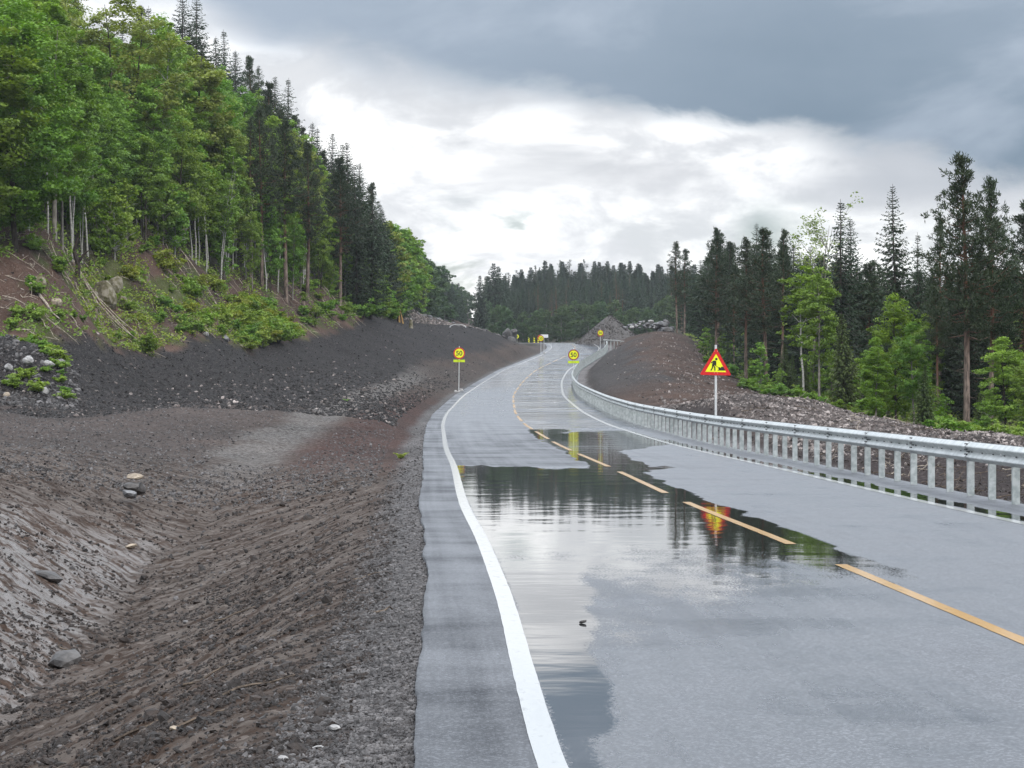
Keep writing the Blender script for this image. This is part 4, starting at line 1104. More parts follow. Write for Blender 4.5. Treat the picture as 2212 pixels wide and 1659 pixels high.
def side_rail():
    x0, y0 = XY(1303, 306); x1, y1 = XY(1356, 312)
    z = max(zg(x0, y0), zg(x1, y1)) + .1
    zt = H + (CY - 733) / F * 308
    root = empty('guardrail', (x0, y0, zt - .95), 0, 'short guardrail turning off to the right at the crest', 'guardrail')
    L = x1 - x0
    mb = MB(); s = np.linspace(0, 1, 9)
    for k, (za, th) in enumerate(((.88, .10),)):
        v = []; 
        for q in s:
            X = q * L; Yy = q * (y1 - y0); dz = -.22 * q ** 3
            v += [(X, Yy - .04, za - th + dz), (X, Yy - .07, za + dz), (X, Yy, za + .02 + dz), (X, Yy, za - th - .03 + dz)]
        f = [(a * 4 + i, a * 4 + (i + 1) % 4, a * 4 + 4 + (i + 1) % 4, a * 4 + 4 + i) for a in range(8) for i in range(4)]
        mb.add(v, f)
    mb.obj('beam', M['zinc'], root)
    for q in np.linspace(.04, .98, 8):
        m2 = MB(); dz = -.22 * q ** 3; zb = zg(x0 + q * L, y0 + q * (y1 - y0)) - (zt - .95) - .2
        m2.add(*box((q * L, q * (y1 - y0) + .05, (.86 + dz + zb) / 2), (.09, .05, .86 + dz - zb)))
        m2.obj('post', M['zinc_post'], root)
side_rail()

# ------------------------------------------------------------------ signs
def disc(mb, r0, r1, y, n=48, val=.5, thick=None):
    """ring in the xz plane facing -y at depth y"""
    th = np.arange(n) / n * 2 * np.pi
    o = np.c_[np.cos(th) * r1, np.full(n, y), np.sin(th) * r1]
    if r0 > 0:
        i = np.c_[np.cos(th) * r0, np.full(n, y), np.sin(th) * r0]
        mb.add(np.vstack([o, i]), [(k, (k + 1) % n, n + (k + 1) % n, n + k) for k in range(n)], val)
    else:
        mb.add(np.vstack([o, [[0, y, 0]]]), [(k, (k + 1) % n, n) for k in range(n)], val)
    if thick:
        b = o.copy(); b[:, 1] += thick
        mb.add(np.vstack([o, b]), [(k, n + k, n + (k + 1) % n, (k + 1) % n) for k in range(n)], val)
        mb.add(np.vstack([b, [[0, y + thick, 0]]]), [((k + 1) % n, k, n) for k in range(n)], val)

def text_mesh(body, size, off=0.0, ext=.001, sx=1.0):
    cu = bpy.data.curves.new('text', 'FONT'); cu.body = body; cu.size = size
    cu.align_x = 'CENTER'; cu.align_y = 'CENTER'; cu.offset = off; cu.extrude = ext; cu.resolution_u = 6
    o = bpy.data.objects.new('text', cu); COL.objects.link(o)
    dg = bpy.context.evaluated_depsgraph_get(); dg.update()
    me = bpy.data.meshes.new_from_object(o.evaluated_get(dg))
    bpy.data.objects.remove(o); bpy.data.curves.remove(cu)
    # centre on its own bounds and stand it upright facing -y
    n = len(me.vertices); co = np.empty(n * 3); me.vertices.foreach_get('co', co); co = co.reshape(-1, 3)
    c = (co.max(0) + co.min(0)) / 2; co -= c
    v = np.c_[co[:, 0] * sx, -co[:, 2], co[:, 1]]
    me.vertices.foreach_set('co', v.ravel()); me.update()
    return me

def put_text(body, size, loc, mat, parent, name, off=0.0, sx=1.0):
    me = text_mesh(body, size, off, .001, sx); me.name = name
    me.materials.clear(); me.materials.append(mat)
    o = link(name, me, parent); o.location = loc; return o

def speed_sign(x, y, z, label, plate=True, zc_=1.75, r=.4, ring='sign_red', second=False, rz=0.0, lean=0.0, group=None, print_='sign_black'):
    root = empty('speed_limit_sign', (x, y, z), rz, label, 'road sign', group)
    root.rotation_euler = (0, lean, rz)
    mb = MB(); tube_to(mb, [(0, .03, -.3), (0, .03, zc_ + r + .10)], .032, 10); mb.obj('pole', M['pole'], root)
    def face(zz, yy, ringm):
        mb = MB(); disc(mb, 0, r, 0, thick=.012); pl = mb.obj('sign_plate', M['sign_back'], root); pl.location = (0, yy, zz)
        mb = MB(); disc(mb, r * .795, r * .995, -.002); mb.obj('red_ring', M[ringm], pl)
        mb = MB(); disc(mb, 0, r * .797, -.003); mb.obj('yellow_field', M['sign_yellow'], pl)
        put_text('50', r * 1.16, (0, -.006, 0), M['sign_black'], pl, 'number', r * .020, 1.0)
        mb = MB(); mb.add(*box((0, .02, 0), (.10, .016, .05))); mb.obj('bracket', M['zinc'], pl)
    face(zc_, -.012, ring)
    if second:
        mb = MB(); disc(mb, 0, r * 1.0, 0, thick=.012); pl = mb.obj('blank_plate', M['sign_back'], root); pl.location = (second[0], .10, zc_ + second[1])
        mb = MB(); disc(mb, r * .8, r * .99, -.002); mb.obj('red_ring', M['sign_red'], pl)
    if plate:
        h = r * .47; zz = zc_ - r - .045 - h / 2
        mb = MB(); mb.add(*box((0, 0, 0), (r * 2.06, .012, h))); pl = mb.obj('distance_plate', M['sign_print'], root); pl.location = (0, -.008, zz)
        mb = MB(); mb.add(*box((0, -.007, 0), (r * 2.06 - .03, .004, h - .03))); mb.obj('yellow_panel', M['sign_lime'], pl)
        put_text('150 m', h * .62, (0, -.0105, 0), M['sign_print'], pl, 'lettering', .003, 1.15)
    return root

def px(X, Y, d):                 # measured point
    return (X - CX) / F * d, d, H + (CY - Y) / F * d
x, y, _ = px(991, 835, 164); z1 = zg(x, y)
zc1 = H + (CY - 763) / F * y - z1
speed_sign(x, y, z1, 'round speed sign with distance plate on a pole at the left road edge', True, zc1, .41, 'sign_red', lean=.012)
for k, (dx, dy, s) in enumerate(((-.24, -.1, .17), (.20, -.08, .21), (.04, -.35, .13))):
    g = np.random.default_rng(70 + k); mb = MB()
    stones(mb, [(0, 0, 0)], [s], (1.1, .9, .8), [.5], g); o = mb.obj('stone', M['rock_pale'])
    o.location = (x + dx, y + dy, z1 + s * .35)
    tag(o, ['white boulder left of the foot of the left speed sign', 'large white boulder right of the foot of the left speed sign', 'small white stone in front of the foot of the left speed sign'][k], 'stone', 'white stones at the sign foot')
y = 187.0; x = (1239 - CX) / F * y; z1 = zg(x, y)
speed_sign(x, y, z1, 'round speed sign with distance plate rising behind the guardrail', True, H + (CY - 766.5) / F * y - z1, .445, 'sign_dark_red')
y = 292.0; x = (1168.5 - CX) / F * y; z1 = zg(x, y)
speed_sign(x, y, z1, 'small far speed sign left of the crest with a sign back behind it', False, H + (CY - 731) / F * y - z1, .385, 'sign_dark_red', second=(-.06, .06))
g = np.random.default_rng(75); mb = MB(); stones(mb, [(0, 0, 0)], [.22], (1, .9, .8), [.5], g); o = mb.obj('stone', M['rock_pale']); o.location = (x + .42, y - .2, z1 + .08)
tag(o, 'white boulder at the foot of the far speed sign left of the crest', 'stone', 'white stones at the sign foot')
y = 300.0; x = (1297 - CX) / F * y; z1 = zg(x, y)
speed_sign(x, y, z1, 'far speed sign behind the end of the guardrail on the crest', False, H + (CY - 719) / F * y - z1, .40, 'sign_dark_red', second=(.01, -.13))
y = 480.0; x = (1117 - CX) / F * y; z1 = zg(x, y)
speed_sign(x, y, z1, 'farthest faint speed sign left beyond the dark mound', False, H + (CY - 727) / F * y - z1, .40, 'sign_yellow')
# white board seen beside the far sign
y = 296.5; x = (1176 - CX) / F * y; z1 = zg(x, y); zz = H + (CY - 726) / F * y
root = empty('direction_board', (x, y, z1), 0, 'blank white rectangular board behind the small far speed sign', 'sign board')
mb = MB(); mb.add(*box((0, 0, zz - z1), (.98, .02, .42))); mb.obj('board', M['plastic_white'], root)
for dx in (-.06,):
    mb = MB(); tube_to(mb, [(dx, .05, -.3), (dx, .05, zz - z1 + .2)], .03, 8); mb.obj('pole', M['pole'], root)

def roadwork_sign():
    d = 70.0; x = (1546.5 - CX) / F * d; zt = H + (CY - 745) / F * d
    z0 = zg(x, d); h = zt - z0
    root = empty('roadwork_sign', (x, d, z0), 0, 'red and yellow triangular roadwork sign with a digging figure', 'road sign')
    mb = MB(); tube_to(mb, [(.0, .045, -.4), (.0, .045, h)], .036, 14); mb.obj('pole', M['pole'], root)
    # plate: rounded triangle, apex at z=a
    side = .98; ht = side * .866
    def tri(s, rr, yy, n=8):
        pts = []
        hh = s * .866
        cs = [(-s / 2, -hh / 3), (s / 2, -hh / 3), (0, 2 * hh / 3)]
        for k, (cx_, cz_) in enumerate(cs):
            dc = math.hypot(cx_, cz_); ux, uz = -cx_ / dc, -cz_ / dc
            ox, oz = cx_ + ux * rr * 2, cz_ + uz * rr * 2
            a0 = math.atan2(cz_, cx_) - math.pi / 3
            for q in range(n):
                a = a0 + (2 * math.pi / 3) * q / (n - 1)
                pts.append((ox + rr * math.cos(a), yy, oz + rr * math.sin(a)))
        return np.array(pts)
    zp = H + (CY - 790.5) / F * d - z0
    o1 = tri(side, .035, 0); o2 = o1.copy(); o2[:, 1] += .014; n = len(o1)
    mb = MB(); c1 = np.vstack([o1, [[0, 0, 0]]]); c2 = np.vstack([o2, [[0, .014, 0]]])
    mb.add(c1, [(k, (k + 1) % n, n) for k in range(n)]); mb.add(c2, [((k + 1) % n, k, n) for k in range(n)])
    mb.add(np.vstack([o1, o2]), [(k, n + k, n + (k + 1) % n, (k + 1) % n) for k in range(n)])
    pl = mb.obj('sign_plate', M['sign_red'], root); pl.location = (-.005, -.014, zp); pl.rotation_euler = (0, R(1.2), 0)
    i1 = tri(side * .655, .004, -.003)
    mb = MB(); mb.add(np.vstack([i1, [[0, -.003, 0]]]), [(k, (k + 1) % n, n) for k in range(n)]); mb.obj('yellow_field', M['sign_yellow'], pl)
    # pictogram traced in plate units: picture zoom 1141 px wide = 220 px; origin at the plate centroid
    def q(px_, py_): return ((px_ - 617) / 650 * side, (550 - py_) / 650 * side)
    mb = MB(); dep = -.006
    def poly(pts):
        p = np.array([(a, dep, b) for a, b in (q(*t) for t in pts)])
        c = p.mean(0); n = len(p)
        mb.add(np.vstack([p, [c]]), [(k, (k + 1) % n, n) for k in range(n)])
    def limb(pts, w):
        P_ = [np.array(q(*t)) for t in pts]
        for a, b in zip(P_[:-1], P_[1:]):
            dv = b - a; L = np.linalg.norm(dv); nn = np.array([-dv[1], dv[0]]) / L * w / 650 * side / 2
            e = dv / L * w / 650 * side * .25
            v = [(*(a - e + nn), ), (*(b + e + nn), ), (*(b + e - nn), ), (*(a - e - nn), )]
            mb.add([(s[0], dep, s[1]) for s in v], [(0, 1, 2, 3)])
    th = np.arange(24) / 24 * 6.2832
    poly([(625 + 25 * math.cos(a), 411 + 25 * math.sin(a)) for a in th])
    poly([(556, 448), (600, 438), (622, 452), (620, 490), (600, 520), (570, 556), (540, 548), (538, 520), (556, 490)])
    limb([(570, 452), (524, 488)], 20); limb([(524, 484), (548, 494)], 14)
    limb([(612, 455), (617, 500), (614, 540)], 20); limb([(614, 538), (590, 524)], 16)
    limb([(552, 545), (550, 590), (520, 640)], 24); limb([(575, 545), (598, 590), (600, 640)], 24)
    limb([(590, 528), (680, 588)], 9)
    poly([(650, 642), (664, 632), (684, 628), (668, 600), (680, 568), (722, 590), (726, 568), (744, 560), (770, 566), (812, 640)])
    mb.obj('digging_figure', M['sign_black'], pl)
    for bx_, bz_ in ((582, 252), (644, 250), (592, 692), (652, 692)):
        m2 = MB(); a, b = q(bx_, bz_); m2.add(np.array((a, -.004, b)) + ICO * (.011, .005, .011), ICOF); m2.obj('rivet', M['pole'], pl)
    return root
roadwork_sign()

def marker_board(X, Yb, d, label):
    x = (X - CX) / F * d; zb = H + (CY - Yb) / F * d; z0 = zg(x, d)
    root = empty('marker_board', (x, d, zb), 0, label, 'marker board', 'striped marker boards on the crest')
    mb = MB(); mb.add(*box((0, 0, .07), (.34, .30, .14))); mb.add(*box((0, .05, (z0 - zb) / 2 - .02), (.08, .08, abs(z0 - zb) + .1))); mb.obj('foot', M['rubber_red'], root)
    mb = MB(); mb.add(*box((0, 0, .68), (.30, .03, 1.06))); bd = mb.obj('board', M['sign_yellow'], root)
    mb = MB()
    for k in range(3):
        z = .20 + k * .36
        mb.add([(-.147, -.018, z), (.147, -.018, z + .14), (.147, -.018, z + .32), (-.147, -.018, z + .18)], [(0, 1, 2, 3)])
    mb.obj('stripes', M['sign_black'], bd)
marker_board(1142.5, 742.5, 452, 'leftmost striped yellow marker board on the crest')
marker_board(1154.0, 741.5, 452, 'middle striped yellow marker board on the crest')
marker_board(1162.5, 741.8, 452, 'striped yellow marker board half behind the far speed sign')

# ------------------------------------------------------------------ rocks, stump, wood
def rock(x, y, z, s, flat, mat, label, group=None, seed=0, rz=0.0, name='rock', cat='rock'):
    """a faceted boulder: subdivided, dented icosphere"""
    g = np.random.default_rng(seed)
    v = ICO * (1 + g.uniform(-.22, .22, (12, 1))); f = ICOF
    e = {}; V = list(v); nf = []
    def mid(a, b):
        k = (min(a, b), max(a, b))
        if k not in e: V.append((np.array(V[a]) + np.array(V[b])) / 2 * (1 + g.uniform(.0, .16))); e[k] = len(V) - 1
        return e[k]
    for a, b, c in f:
        ab, bc, ca = mid(a, b), mid(b, c), mid(c, a)
        nf += [(a, ab, ca), (ab, b, bc), (ca, bc, c), (ab, bc, ca)]
    V = np.array(V)
    for k in range(5):                                   # flat cleavage faces
        d = unit(1, g)[0]; h = g.uniform(.62, .88); s_ = V @ d
        V = V - np.maximum(s_ - h, 0)[:, None] * d
    V = V * np.array(flat) * s
    mb = MB(); mb.add(V, nf); o = mb.obj(name, M[mat])
    o.location = (x, y, z); o.rotation_euler = (g.uniform(-.25, .25), g.uniform(-.25, .25), rz)
    return tag(o, label, cat, group)
# flat stones stacked where the ditch passes under the track
cx_, cy_ = XY(296, 44); 
for k, (X, Y, d, s, fl, mt, lab) in enumerate([(292, 1030, 43.2, .17, (1.3, .9, .42), 'rock_brown', 'flat tan stone topmost of the little stack at the ditch'),
                                       (283, 1050, 43.0, .16, (1.1, .9, .5), 'rock_dark', 'dark stone in the middle of the stack at the ditch'),
                                       (279, 1068, 42.6, .15, (.9, .9, .62), 'rock_grey', 'grey stone lowest in the stack at the ditch'),
                                       (297, 1056, 43.4, .17, (1.3, 1, .8), 'rock_dark', 'big dark block behind the stone stack at the ditch'),
                                       (283, 1124, 36.5, .10, (1.3, .9, .5), 'rock_brown', 'small tan stone on the slope below the stack'),
                                       (140, 1428, 23.6, .17, (1.2, .9, .7), 'rock_dark', 'dark boulder in the bottom of the ditch'),
                                       (105, 1215, 30.5, .18, (1.7, .7, .4), 'rock_dark', 'long dark stone lying on the gleaming mud bank'),
                                       (722, 1562, 12.2, .035, (1.4, .9, .6), 'rock_pale', 'pale pinkish stone at the gravel edge near the bottom of the picture'),
                                       (688, 1592, 11.6, .035, (1.7, .8, .35), 'rock_pale', 'flat pale stone just below the pinkish stone'),
                                       (376, 1606, 13.5, .03, (1, .9, .6), 'rock_brown', 'small cream stone near the bottom edge left of the gravel'),
                                       (612, 1640, 11.3, .03, (1, .9, .6), 'rock_pale', 'small rosy stone at the bottom picture edge'),
                                       (1258, 1347, 16.9, .02, (1.6, 1, .6), 'rock_dark', 'single dark pebble lying in the bright pool')]):
    x = (X - CX) / F * d; z = zg(x, d)
    zz = H + (CY - Y) / F * d if k < 4 else z + s * fl[2] * .5
    if k == 11: zz = .012
    rock(x, d, zz, s, fl, mt, lab, 'stones in the ditch' if k < 7 else 'loose stones', 300 + k, ru(0, 3))
# pale boulders on the stony heap at far left, rocks on the bank
for k, (X, d, s, mt, lab) in enumerate([(58, 99, .34, 'rock_pale', 'angular white boulder on the heap at the left picture edge'), (105, 100, .30, 'rock_pale', 'flat white slab right of the angular white boulder'),
                                   (20, 98, .26, 'rock_pale', 'white boulder nearest to the left picture edge'), (95, 96.5, .30, 'rock_pale', 'pale boulder at the foot of the left heap'),
                                   (130, 102, .24, 'rock_pale', 'upright pale stone at the right of the left heap'), (40, 104, .28, 'rock_grey', 'grey boulder at the back of the left heap'),
                                   (15, 95, .22, 'rock_brown', 'tan boulder low on the left heap'), (228, 139.5, .95, 'mossy', 'tall mossy rock standing in the cleared bank'),
                                   (245, 143, .85, 'mossy', 'mossy rock leaning behind the tall mossy rock'), (200, 138, .42, 'mossy', 'mossy boulder left of the tall mossy rock'), (262, 141, .55, 'mossy', 'wide mossy boulder right of the tall mossy rock'),
                                   (85, 118, .5, 'mossy', 'outcrop of bare rock in the brown bank face'), (120, 117, .40, 'rock_brown', 'tan ledge of rock in the brown bank face'), (485, 157, .42, 'rock_grey', 'grey rock at the foot of the yellow green bushes'), (560, 171, .40, 'rock_grey', 'grey rock ledge below the lime bushes'), (445, 150, .28, 'rock_pale', 'white rock among the bushes of the bank')]):
    x = (X - CX) / F * d
    rock(x, d, zg(x, d) + s * .25, s, (1, .8, .75 if mt != 'mossy' else 1.15), mt, lab, 'rocks on the cleared bank', 340 + k, ru(0, 3))
# rock heap on the right bank
RX = []
g = np.random.default_rng(99)
for k in range(58):
    X = g.uniform(1340, 1452); d = g.uniform(286, 300)
    top = np.interp(X, [1340, 1370, 1405, 1425, 1437, 1455], [703, 695, 692, 697, 690, 712])
    base = np.interp(X, [1340, 1400, 1455], [712, 708, 720])
    x = (X - CX) / F * d; q = g.uniform(0, 1)
    z = H + (CY - (base + (top - base) * q * .92)) / F * d
    rock(x, d, z, g.uniform(.22, .62) * (.75 + .4 * (X > 1425)), (1.15, .9, .7), g.choice(['rock_grey', 'rock_grey', 'rock_pale', 'rock_dark']) if X < 1425 else g.choice(['rock_dark', 'rock_grey']),
         'broken rock in the heap on top of the right bank', 'rocks heaped on the right bank', 400 + k, g.uniform(0, 3))
# boulders along the dark mound left of the crest
for k in range(14):
    X = g.uniform(985, 1118); d = g.uniform(282, 296); x = (X - CX) / F * d
    rock(x, d, zg(x, d) + .05, g.uniform(.16, .34), (1.2, .9, .7), 'rock_dark', 'dark lump on the ridge of the mound left of the road', 'dark lumps on the left mound', 470 + k, g.uniform(0, 3))
for k in range(20):
    X = g.uniform(1010, 1046) if k < 9 else g.uniform(890, 1000); d = g.uniform(318, 332); x = (X - CX) / F * d
    rock(x, d, zg(x, d) + .1, g.uniform(.2, .5), (1.2, .9, .6), 'rock_grey', 'grey rubble block on the pale crest left of the road', 'grey blocks on the left crest', 490 + k, g.uniform(0, 3))
# small cliff behind the crest
for k in range(9):
    d = 476 + g.uniform(-3, 3); X = 1096 + g.uniform(-14, 16); x = (X - CX) / F * d
    rock(x, d, H + (CY - g.uniform(715, 742)) / F * d, g.uniform(.7, 1.3), (1, .9, 1.2), 'rock_dark', 'grey block of the small rock face behind the crest', 'blocks of the rock face behind the crest', 520 + k, g.uniform(0, 3))

def gravel_pile():
    d = 345; x = (1318 - CX) / F * d; n = 40; m = 26
    zt = H + (CY - 680) / F * d; z0 = zg(x, d) - 1.0
    rr = np.linspace(0, 1, m); th = np.arange(n) / n * 6.2832
    rx, ry = 6.2, 6.0
    P_ = []
    for a in rr:
        for b in th:
            X_, Y_ = rx * a * math.cos(b), ry * a * math.sin(b)
            hh = (zt - z0) * max(0, 1 - a ** 1.05) + .22 * (float(fbm(X_ * 1.3 + 9, Y_ * 1.3, 5, 3)) - .5) * 2
            if a < .1: hh = min(hh, (zt - z0) * .95)
            P_.append((X_, Y_, hh))
    f = [(a * n + b, a * n + (b + 1) % n, (a + 1) * n + (b + 1) % n, (a + 1) * n + b) for a in range(m - 1) for b in range(n)]
    mb = MB(); mb.add(P_, f); o = mb.obj('gravel_pile', M['pile_stone'], None, True); o.location = (x, d, z0)
    mb = MB(); k = 2600; a = np.sqrt(g.uniform(0, 1, k)) * .98; b = g.uniform(0, 6.28, k)
    stones(mb, np.c_[rx * a * np.cos(b), ry * a * np.sin(b), (zt - z0) * (1 - a ** 1.05)], g.uniform(.05, .17, k), r=g)
    tag(mb.obj('loose_stones', M['pile_stone'], o), kind='stuff')
    tag(o, 'conical grey gravel pile behind the right bank at the crest', 'gravel pile')
gravel_pile()

def broken_trunk():
    d = 262; x = (1570 / 2212 * 2212 / 1.0) ; X = 862; x = (X - CX) / F * d; z0 = zg(x, d) - .05
    root = empty('broken_trunk', (x, d, z0), 0, 'splintered orange yellow broken trunk standing on the left bank', 'broken trunk')
    sc_ = (H + (CY - 659) / F * d - z0) / 2.5; root.scale = (1.15, 1.15, sc_)
    g = np.random.default_rng(3)
    n = 12; zs = np.linspace(-.4, 2.0, 9); v = []
    for z in zs:
        for k in range(n):
            a = k / n * 6.2832; r = .20 + .05 * math.sin(3 * a) + g.normal(0, .012)
            v.append((r * math.cos(a), r * math.sin(a), z + (z > 1.9) * (.5 * math.cos(a + .5) + g.uniform(0, .5))))
    f = [(a * n + b, a * n + (b + 1) % n, (a + 1) * n + (b + 1) % n, (a + 1) * n + b) for a in range(8) for b in range(n)]
    mb = MB(); mb.add(v, f); mb.obj('trunk', M['charred'], root)
    mb = MB()
    for k in range(6):
        a = k / 6 * 6.28; tube_to(mb, [(.1 * math.cos(a), -.12 + .06 * math.sin(a), 1.3), (.10 * math.cos(a), -.10 + .08 * math.sin(a), 2.1), (.08 * math.cos(a), -.1 + .06 * math.sin(a), 2.45 + g.uniform(-.15, .15))], [.09, .08, .02], 5)
    tube_to(mb, [(.05, -.22, 0), (.02, -.22, .7), (.0, -.2, 1.4)], [.10, .09, .05], 5)
    mb.obj('split_wood', M['raw_wood'], root)
    mb = MB(); tube_to(mb, [(.42, -.05, -.3), (.30, -.06, .6), (.18, -.03, 1.5)], [.10, .08, .02], 6); mb.obj('splinter', M['raw_wood'], root)
broken_trunk()
# culvert pipe half buried on the ridge, barrel-like drum beside the trunk
d = 272; x = (1808 * 0 + 979 + 10 - CX) / F * d; z0 = zg(x, d); n = 22
v = []; 
for xx in (-.0, .9):
    for r in (.62, .56):
        for k in range(n + 1):
            a = k / n * math.pi; v.append((math.cos(a) * r * 1.6, xx, math.sin(a) * r * .62))
k = n + 1; f = []
for i in range(n): f += [(i, i + 1, k + i + 1, k + i), (2 * k + i, 3 * k + i, 3 * k + i + 1, 2 * k + i + 1), (i, 2 * k + i, 2 * k + i + 1, i + 1), (k + i, k + i + 1, 3 * k + i + 1, 3 * k + i)]
mb = MB(); mb.add(v, f); o = mb.obj('culvert_pipe', M['plastic_white']); o.location = (x, d, H + (CY - 707) / F * d); tag(o, 'white half buried plastic pipe arching over the dark mound', 'pipe')
d = 252; x = (887.5 - CX) / F * d; z0 = zg(x, d)
root = empty('tree_stump', (x, d, z0), 0, 'short yellowish mossy stump with a white top on the left bank', 'stump')
mb = MB(); tube_to(mb, [(0, 0, -.3), (.02, 0, .35), (0, 0, .95)], [.30, .22, .17], 10); mb.obj('trunk', M['mossy'], root)
mb = MB(); stones(mb, [(0, 0, 1.0)], [.17], (1, 1, .6)); mb.obj('wood_cap', M['rock_pale'], root)

# fern beside the road
def fern(X, d, s, label):
    x = (X - CX) / F * d; z0 = zg(x, d)
    root = empty('fern', (x, d, z0), 0, label, 'fern', 'ferns beside the road'); g = np.random.default_rng(int(X))
    mb = MB()
    for k in range(11):
        a = k / 11 * 6.28 + g.normal(0, .2); L = s * g.uniform(.7, 1.1)
        t_ = np.linspace(.08, 1, 14)
        p = np.c_[np.cos(a) * t_ * L * .75, np.sin(a) * t_ * L * .75, L * (.95 * t_ - .55 * t_ ** 2.2)]
        for sg in (-1, 1):
            w = np.array([-math.sin(a), math.cos(a), .1]) * sg
            blades(mb, p, np.repeat([w + np.array([math.cos(a), math.sin(a), .2]) * .5], 14, 0), s * .24 * (1.05 - t_), s * .035, g.uniform(0, 1, 14), g)
    mb.obj('fronds', M['fern'], root)
    mb = MB(); tube_to(mb, [(0, 0, -.05), (0, 0, .1)], [.03, .02], 5); mb.obj('stem', M['bark_dark'], root)
fern(866, 57.5, .33, 'yellow green fern growing on the red brown verge')
fern(748, 100, .28, 'small fern tuft on the verge farther up than the bigger fern')

# fallen branches, sticks, logs and stumps on the bank
def stick(X, d, L, ang, mat, label, group, r=.035, lift=.12, bend=.12, name='fallen_branch', twigs=True, up=None):
    x = (X - CX) / F * d
    g = np.random.default_rng(abs(int(X * 7 + d))); n = 6
    s = np.linspace(-.5, .5, n)
    dx = math.cos(ang); dy = math.sin(ang)
    xs = x + s * L * dx; ys_ = d + s * L * dy
    zs = ground_z(xs, ys_) * .6 + .4 * np.linspace(float(ground_z(xs[:1], ys_[:1])[0]), float(ground_z(xs[-1:], ys_[-1:])[0]), n) + lift + (0 if up is None else (s + .5) * up)
    org = np.array([x, d, zs.mean()])
    p = np.c_[xs + g.normal(0, bend * .3, n), ys_, zs + g.normal(0, bend * .25, n)] - org
    mb = MB(); tube_to(mb, p, np.linspace(r, r * .35, n), 5)
    if twigs:
        for k in range(3):
            i = int(g.integers(1, n - 1)); e = p[i] + np.array([dx, dy, 0]) * L * .15 + g.normal(0, .16, 3) + (0, 0, .12)
            tube_to(mb, [p[i], (p[i] + e) / 2 + g.normal(0, .03, 3), e], [r * .5, r * .4, r * .15], 4)
    o = mb.obj(name, M[mat]); o.location = org
    return tag(o, label, 'log' if name == 'fallen_log' else 'branch', group)
for k, (X, d, L, a, mt, lab) in enumerate([(95, 116, 3.2, -.9, 'dead_wood', 'long pale log lying down the bank face at the far left'), (300, 150, 7.0, -.55, 'dead_wood_dark', 'long dark fallen trunk behind the tall mossy rock'), (205, 152, 4.0, -.3, 'dead_wood_dark', 'dark log at the upper edge of the bank'),
                                    (245, 137, 5.0, -.35, 'dead_wood', 'bundle of bleached poles below the tall mossy rock, upper pole'), (236, 136, 5.2, -.42, 'dead_wood', 'bleached pole just below the upper pole'), (257, 135.5, 4.6, -.3, 'dead_wood', 'lowest of the bleached poles below the tall mossy rock'),
                                    (430, 168, 4.0, -.6, 'dead_wood', 'pale log against the tree line right of centre of the bank'), (640, 196, 6.0, -.75, 'dead_wood_dark', 'long thin trunk lying down the brown slope'), (700, 205, 6.5, -.8, 'dead_wood_dark', 'thin grey trunk fallen below the conifers'), (735, 214, 5.0, -.7, 'dead_wood', 'pale fallen trunk low on the brown slope')]):
    stick(X, d, L, a, mt, lab, 'logs on the cleared bank', .09 if k < 3 else .05, .2, .1, 'fallen_log', False)
for X, y in spread(150, -40, 860, 104, 262, .8, lambda X, y: yfoot(X) + 1 < y < ytree(X) + 2):
    stick(X, y, g.uniform(.7, 2.8), g.uniform(-1.5, .6), g.choice(['dead_wood', 'dead_wood', 'dead_wood_dark']), 'bare fallen branch lying on the cleared brown bank', 'fallen branches on the cleared bank', g.uniform(.014, .038), .12)
for X, y in spread(22, 1500, 2230, 62, 84, .6, lambda X, y: True):
    stick(X, y, g.uniform(.5, 1.6), g.uniform(-1.2, 1.2), g.choice(['dead_wood', 'dead_wood_dark']), 'thin root or branch lying on the rubble mound behind the guardrail', 'branches on the rubble mound', .018, .06)
for X, y in spread(26, 1700, 2230, 31, 58, .5, lambda X, y: 1.0 < float(dist_r(np.array((X - CX) / F * y), np.array(y))) < 4.5):
    stick(X, y, g.uniform(.4, 1.2), g.uniform(-1.5, 1.5), g.choice(['dead_wood', 'dead_wood_dark']), 'thin root or stick on the dark soil seen between the guardrail posts', 'sticks behind the guardrail posts', .012, .08)
for k, (X, d) in enumerate([(345, 148), (318, 151), (470, 163), (560, 186), (690, 203), (655, 200), (618, 190), (158, 136), (205, 133), (740, 210), (588, 182)]):
    x = (X - CX) / F * d; z0 = zg(x, d)
    root = empty('tree_stump', (x, d, z0), ru(0, 3), 'cut reddish brown tree stump on the cleared bank', 'stump', 'cut stumps on the bank')
    mb = MB(); tube_to(mb, [(0, 0, -.3), (0, 0, .12), (0, 0, ru(.35, .6))], [.26, .18, .15], 9); mb.obj('trunk', M['bark_pine'], root)
root = empty('tree_stump', (*XY(165, 132), zg(*XY(165, 132))), 0, 'black forked dead stump at the upper left of the bank', 'stump')
mb = MB(); tube_to(mb, [(0, 0, -.3), (.1, 0, .9), (-.15, 0, 1.7), (.1, 0, 2.5)], [.22, .15, .11, .03], 6); tube_to(mb, [(.08, 0, 1.0), (.5, 0, 1.6), (.75, 0, 1.75)], [.10, .07, .02], 5); tube_to(mb, [(0, 0, .1), (-.5, .1, .25)], [.12, .03], 5)
mb.obj('trunk', M['charred'], root)
for k, (X, d, L, a) in enumerate([(250, 20.5, .65, .55), (560, 14.5, .55, .7), (640, 19, .45, .5), (470, 17.5, .5, .35), (340, 15.2, .6, .45), (520, 24, .6, .6), (800, 22.5, .5, .9), (150, 24.5, .5, -.8), (880 * .95, 18.6, .35, 1.0), (430, 13.6, .4, .6)]):
    stick(X, d, L, a, 'dead_wood_dark', 'thin dark stick lying on the raked mud', 'sticks on the mud', .012, .015, .03, twigs=False)

